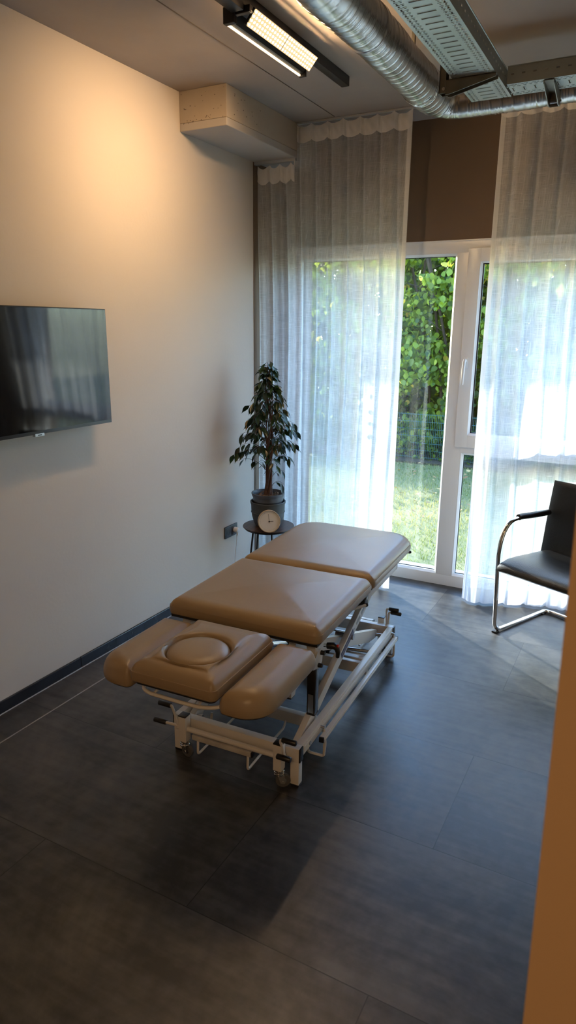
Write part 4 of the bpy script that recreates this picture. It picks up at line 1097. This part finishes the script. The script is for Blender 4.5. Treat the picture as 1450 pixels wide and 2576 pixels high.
# wire fence
fe = empty('mesh_fence', (0, 9.0, GZ), label='low green wire mesh fence in front of the hedge', cat='fence')
def wires():
    hz = MB(); vt = MB()
    for k in range(7):
        z = .05+k*.098
        for dy in (-.004, .004): hz.obox((-3.4, dy, z), (3.2, dy, z), .0045, .0045)
    for i in range(264):
        x = -3.4+i*.025; vt.obox((x, 0, .02), (x, 0, .655), .003, .003, up=(0, 1, 0))
    return hz, vt
hz, vt = wires(); hz.build('horizontal_wires', 'fence', fe); vt.build('vertical_wires', 'fence', fe)
for x in (-3.4, -2.15, -.90, 1.6, 2.85): MB().box((x-.02, .01, 0), (x+.02, .05, .68)).build('fence_post', 'fence', fe)

# hazel hedge: stems, branches, and a deep body of leaves
def leaves(n, fx, seedv, size=(.030, .055), mat='hedgeleaf', name='foliage', parent=None, bias=(-.25, -.8, .35), tone=None, spread=.55):
    r = np.random.default_rng(seedv); P = fx(r, n); n = len(P)
    nrm = r.normal(0, spread, (n, 3))+np.array(bias); nrm /= np.linalg.norm(nrm, axis=1)[:, None]
    t = np.cross(nrm, np.array([0, 0, 1.0])+r.normal(0, .3, (n, 3))); t /= np.linalg.norm(t, axis=1)[:, None]; b = np.cross(nrm, t)
    s = r.uniform(size[0], size[1], n)[:, None]
    prof = [(0, -1.0), (.55, -.78), (.92, -.2), (.82, .38), (.40, .85), (0, 1.18), (-.40, .85), (-.82, .38), (-.92, -.2), (-.55, -.78)]
    V = np.stack([P+t*s*a+b*s*c+nrm*s*(.22*abs(a)) for a, c in prof], 1)
    # fold along the midrib: two half leaves
    V2 = V.reshape(-1, 3); idx = np.arange(n)[:, None]*10
    F = np.concatenate([idx+np.array([0, 1, 2, 3, 4, 5]), idx+np.array([0, 5, 6, 7, 8, 9])])
    tv = r.random(n) if tone is None else tone(P, r)
    return quickmesh(name, V2, F, mat, parent, attr=np.concatenate([tv, tv]))
hd_ = empty('hazel_hedge', (0, 9.6, GZ), label='tall leafy green hedge with some yellow leaves behind the fence', cat='hedge')
def cloud(r, n):
    """leaf clumps on hanging sprays: layered, denser on the front"""
    nc = n//26; cx = r.uniform(-3.2, 2.6, nc); cz = r.uniform(.15, 3.35, nc); dep = r.random(nc)**1.7*1.5
    cy = -.35+dep+.14*np.sin(cx*4)+.12*np.sin(cz*5+cx*3)
    C_ = np.repeat(np.stack([cx, cy, cz], 1), 26, 0); N = len(C_)
    u = r.normal(0, 1, (N, 3))*np.array([.13, .10, .075]); u[:, 2] -= .25*np.abs(u[:, 0])
    P = C_+u; P = P[P[:, 2] > .02]
    # hollows between the sprays let the shaded inside show
    h = np.sin(P[:, 0]*6.1+2*np.sin(P[:, 2]*3.3))+np.sin(P[:, 2]*7.3+1.7*np.sin(P[:, 0]*4.1))+.7*np.sin(P[:, 0]*15+P[:, 2]*11)
    P = P[(h > -.55) | (P[:, 1] > .45)]
    keep = r.random(len(P)) < np.clip(.35+P[:, 2]/.9, 0, 1); P = P[keep]
    return P+np.array([0, 0, 0.0])
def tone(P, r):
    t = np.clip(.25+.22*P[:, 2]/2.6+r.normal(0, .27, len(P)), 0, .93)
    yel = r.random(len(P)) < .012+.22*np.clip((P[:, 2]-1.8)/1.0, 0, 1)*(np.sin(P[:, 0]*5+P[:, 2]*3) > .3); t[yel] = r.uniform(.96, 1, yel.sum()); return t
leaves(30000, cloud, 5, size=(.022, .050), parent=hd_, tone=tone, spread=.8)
def low(r, n):
    P = np.stack([r.uniform(-3.2, 2.8, n), r.uniform(-.75, .9, n), r.uniform(.02, .30, n)], 1); return P
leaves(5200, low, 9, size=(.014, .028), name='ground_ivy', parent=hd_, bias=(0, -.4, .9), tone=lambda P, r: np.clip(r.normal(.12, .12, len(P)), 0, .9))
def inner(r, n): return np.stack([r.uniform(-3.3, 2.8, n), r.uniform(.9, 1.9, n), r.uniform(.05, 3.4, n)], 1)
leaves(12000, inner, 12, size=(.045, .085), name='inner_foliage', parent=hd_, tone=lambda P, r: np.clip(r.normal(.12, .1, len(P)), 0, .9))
sb = MB()
for k in range(26):
    x = random.uniform(-3.1, 2.6); y = random.uniform(.1, .9); dx = random.uniform(-.6, .6)
    pts = [(x, y, 0), (x+dx*.2, y, .9), (x+dx*.6, y-.1, 1.9), (x+dx*1.2, y-.25, 3.0)]
    sb.tube(pts, .02, 7, True, [random.uniform(.015, .035), .02, .013, .004], .3)
    for q in range(5):
        t = random.uniform(.7, 2.4); s = random.choice((-1, 1))
        sb.tube([(x+dx*t*.35, y-.05, t), (x+dx*t*.35+s*.25, y-.25, t+.22), (x+dx*t*.35+s*.5, y-.45, t+.28)], .005, 5, True, [.008, .005, .002])
sb.build('stems', 'bark', hd_, smooth=60)

# unseen flat tree added at the left to block sun from the upper curtains
gt = empty('sun_blocker_tree', (-7.9, 8.9, GZ), label='unseen flat tree added outside to the left as a sun blocker', cat='tree')
def crown(r, n):
    y = r.uniform(7.9, 10.3, n); x0 = r.uniform(-.6, 4.2, n)
    x = x0-1.37*(y-4.12); low = 1.36+.55*(y-4.12); hi = low+1.15  # crown sheared along the sun so its shade edge falls level on the curtains
    z = low+(hi-low)*r.random(n)**1.3+np.abs(r.normal(0, .012, n))
    z = np.maximum(z, 1.345+.55*(y-4.12))
    return np.stack([x+7.9, y-8.9, z-GZ+.05], 1)
leaves(21000, crown, 21, size=(.05, .075), name='crown', parent=gt, bias=(-.5, .4, .6), tone=lambda P, r: np.clip(r.normal(.4, .15, len(P)), 0, .9))
tb = MB().tube([(0, 0, 0), (.05, 0, 2.2), (0, .05, 3.9), (.2, 0, 4.6)], .1, 12, True, [.14, .11, .09, .05], .3)
for k in range(9): tb.tube([(.05, .03, 3.3+.12*k), (1.2+.55*k*.6, -.5+.12*k, 4.15+.07*k), (2.0+.55*k, -.9+.22*k, 4.6)], .03, 7, True, [.05, .03, .012])
tb.build('trunk', 'bark', gt, smooth=60)

# ------------------------------------------------------------------ light
sun = bpy.data.lights.new('sun', 'SUN'); sun.energy = 18.0; sun.angle = math.radians(.53); sun.color = (1, .95, .88)
so_ = bpy.data.objects.new('sun', sun); COL.objects.link(so_)
dvec = Vector((1.37, -1, -.55)).normalized(); so_.rotation_euler = dvec.to_track_quat('-Z', 'Y').to_euler(); so_.location = (-6, 12, 6)
w = bpy.data.worlds.new('sky'); SC.world = w; w.use_nodes = True; nt = w.node_tree; nt.nodes.clear()
sk = nt.nodes.new('ShaderNodeTexSky'); sk.sky_type = 'NISHITA'; sk.sun_disc = False; sk.sun_elevation = math.radians(18); sk.sun_rotation = math.atan2(-1.37, 1)
sk.air_density = 1.0; sk.dust_density = .6; sk.ozone_density = 1.5
bg = nt.nodes.new('ShaderNodeBackground'); bg.inputs[1].default_value = 2.45; ow = nt.nodes.new('ShaderNodeOutputWorld')
tn = nt.nodes.new('ShaderNodeMix'); tn.data_type = 'RGBA'; tn.blend_type = 'MULTIPLY'; tn.inputs[0].default_value = 1; tn.inputs[7].default_value = (.80, .97, 1.22, 1)   # camera white balance leans to the warm lamp
nt.links.new(sk.outputs[0], tn.inputs[6]); nt.links.new(tn.outputs[2], bg.inputs[0]); nt.links.new(bg.outputs[0], ow.inputs[0])
# corridor lamp behind the camera (warm ceiling light of the hallway)
def ceil_lamp(name, loc, sx, sy, col, power, label):
    r = empty(name, loc, label=label, cat='lamp')
    MB().box((-sx/2-.01, -sy/2-.01, -.03), (sx/2+.01, sy/2+.01, 0), .003).build('housing', 'trackblack', r)
    l = bpy.data.lights.new(name+'_light', 'AREA'); l.shape = 'RECTANGLE'; l.size = sx; l.size_y = sy; l.energy = power; l.color = col
    o = bpy.data.objects.new(name+'_light', l); COL.objects.link(o); o.location = (0, 0, -.032); o.parent = r
ceil_lamp('hallway_lamp', (2.6, -1.3, CEIL), .3, .9, (1, .62, .32), 32, 'warm hallway ceiling lamp behind the camera')

# ------------------------------------------------------------------ camera
cam = bpy.data.cameras.new('camera'); co = bpy.data.objects.new('camera', cam); COL.objects.link(co); SC.camera = co
yaw, pitch, roll = 4.88014383e-01, 2.66661125e-01, 8.54379381e-03
ca, sa = math.cos(yaw), math.sin(yaw); cb, sb_ = math.cos(pitch), math.sin(pitch); cc, sc_ = math.cos(roll), math.sin(roll)
Bm = Matrix(((1, 0, 0), (0, 0, -1), (0, 1, 0))); Rz = Matrix(((ca, sa, 0), (-sa, ca, 0), (0, 0, 1)))
Rx = Matrix(((1, 0, 0), (0, cb, -sb_), (0, sb_, cb))); Rr = Matrix(((cc, -sc_, 0), (sc_, cc, 0), (0, 0, 1)))
Rw = Rr @ Rx @ Bm @ Rz      # world -> camera (x right, y down, z forward)
ex, ey, ez = Vector(Rw[0]), -Vector(Rw[1]), -Vector(Rw[2])
co.matrix_world = Matrix(((ex.x, ey.x, ez.x, 2.447), (ex.y, ey.y, ez.y, 0), (ex.z, ey.z, ez.z, 1.72), (0, 0, 0, 1)))
cam.sensor_fit = 'VERTICAL'; cam.sensor_height = 36; cam.sensor_width = 36; cam.lens = 1702.64/2576*36; cam.clip_start = .02; cam.clip_end = 200
cam.dof.use_dof = True; cam.dof.focus_distance = 3.3; cam.dof.aperture_fstop = 7.5

vs_ = SC.view_settings; vs_.view_transform = 'Standard'; vs_.look = 'None'; vs_.gamma = 1; vs_.use_curve_mapping = False; vs_.exposure = .1
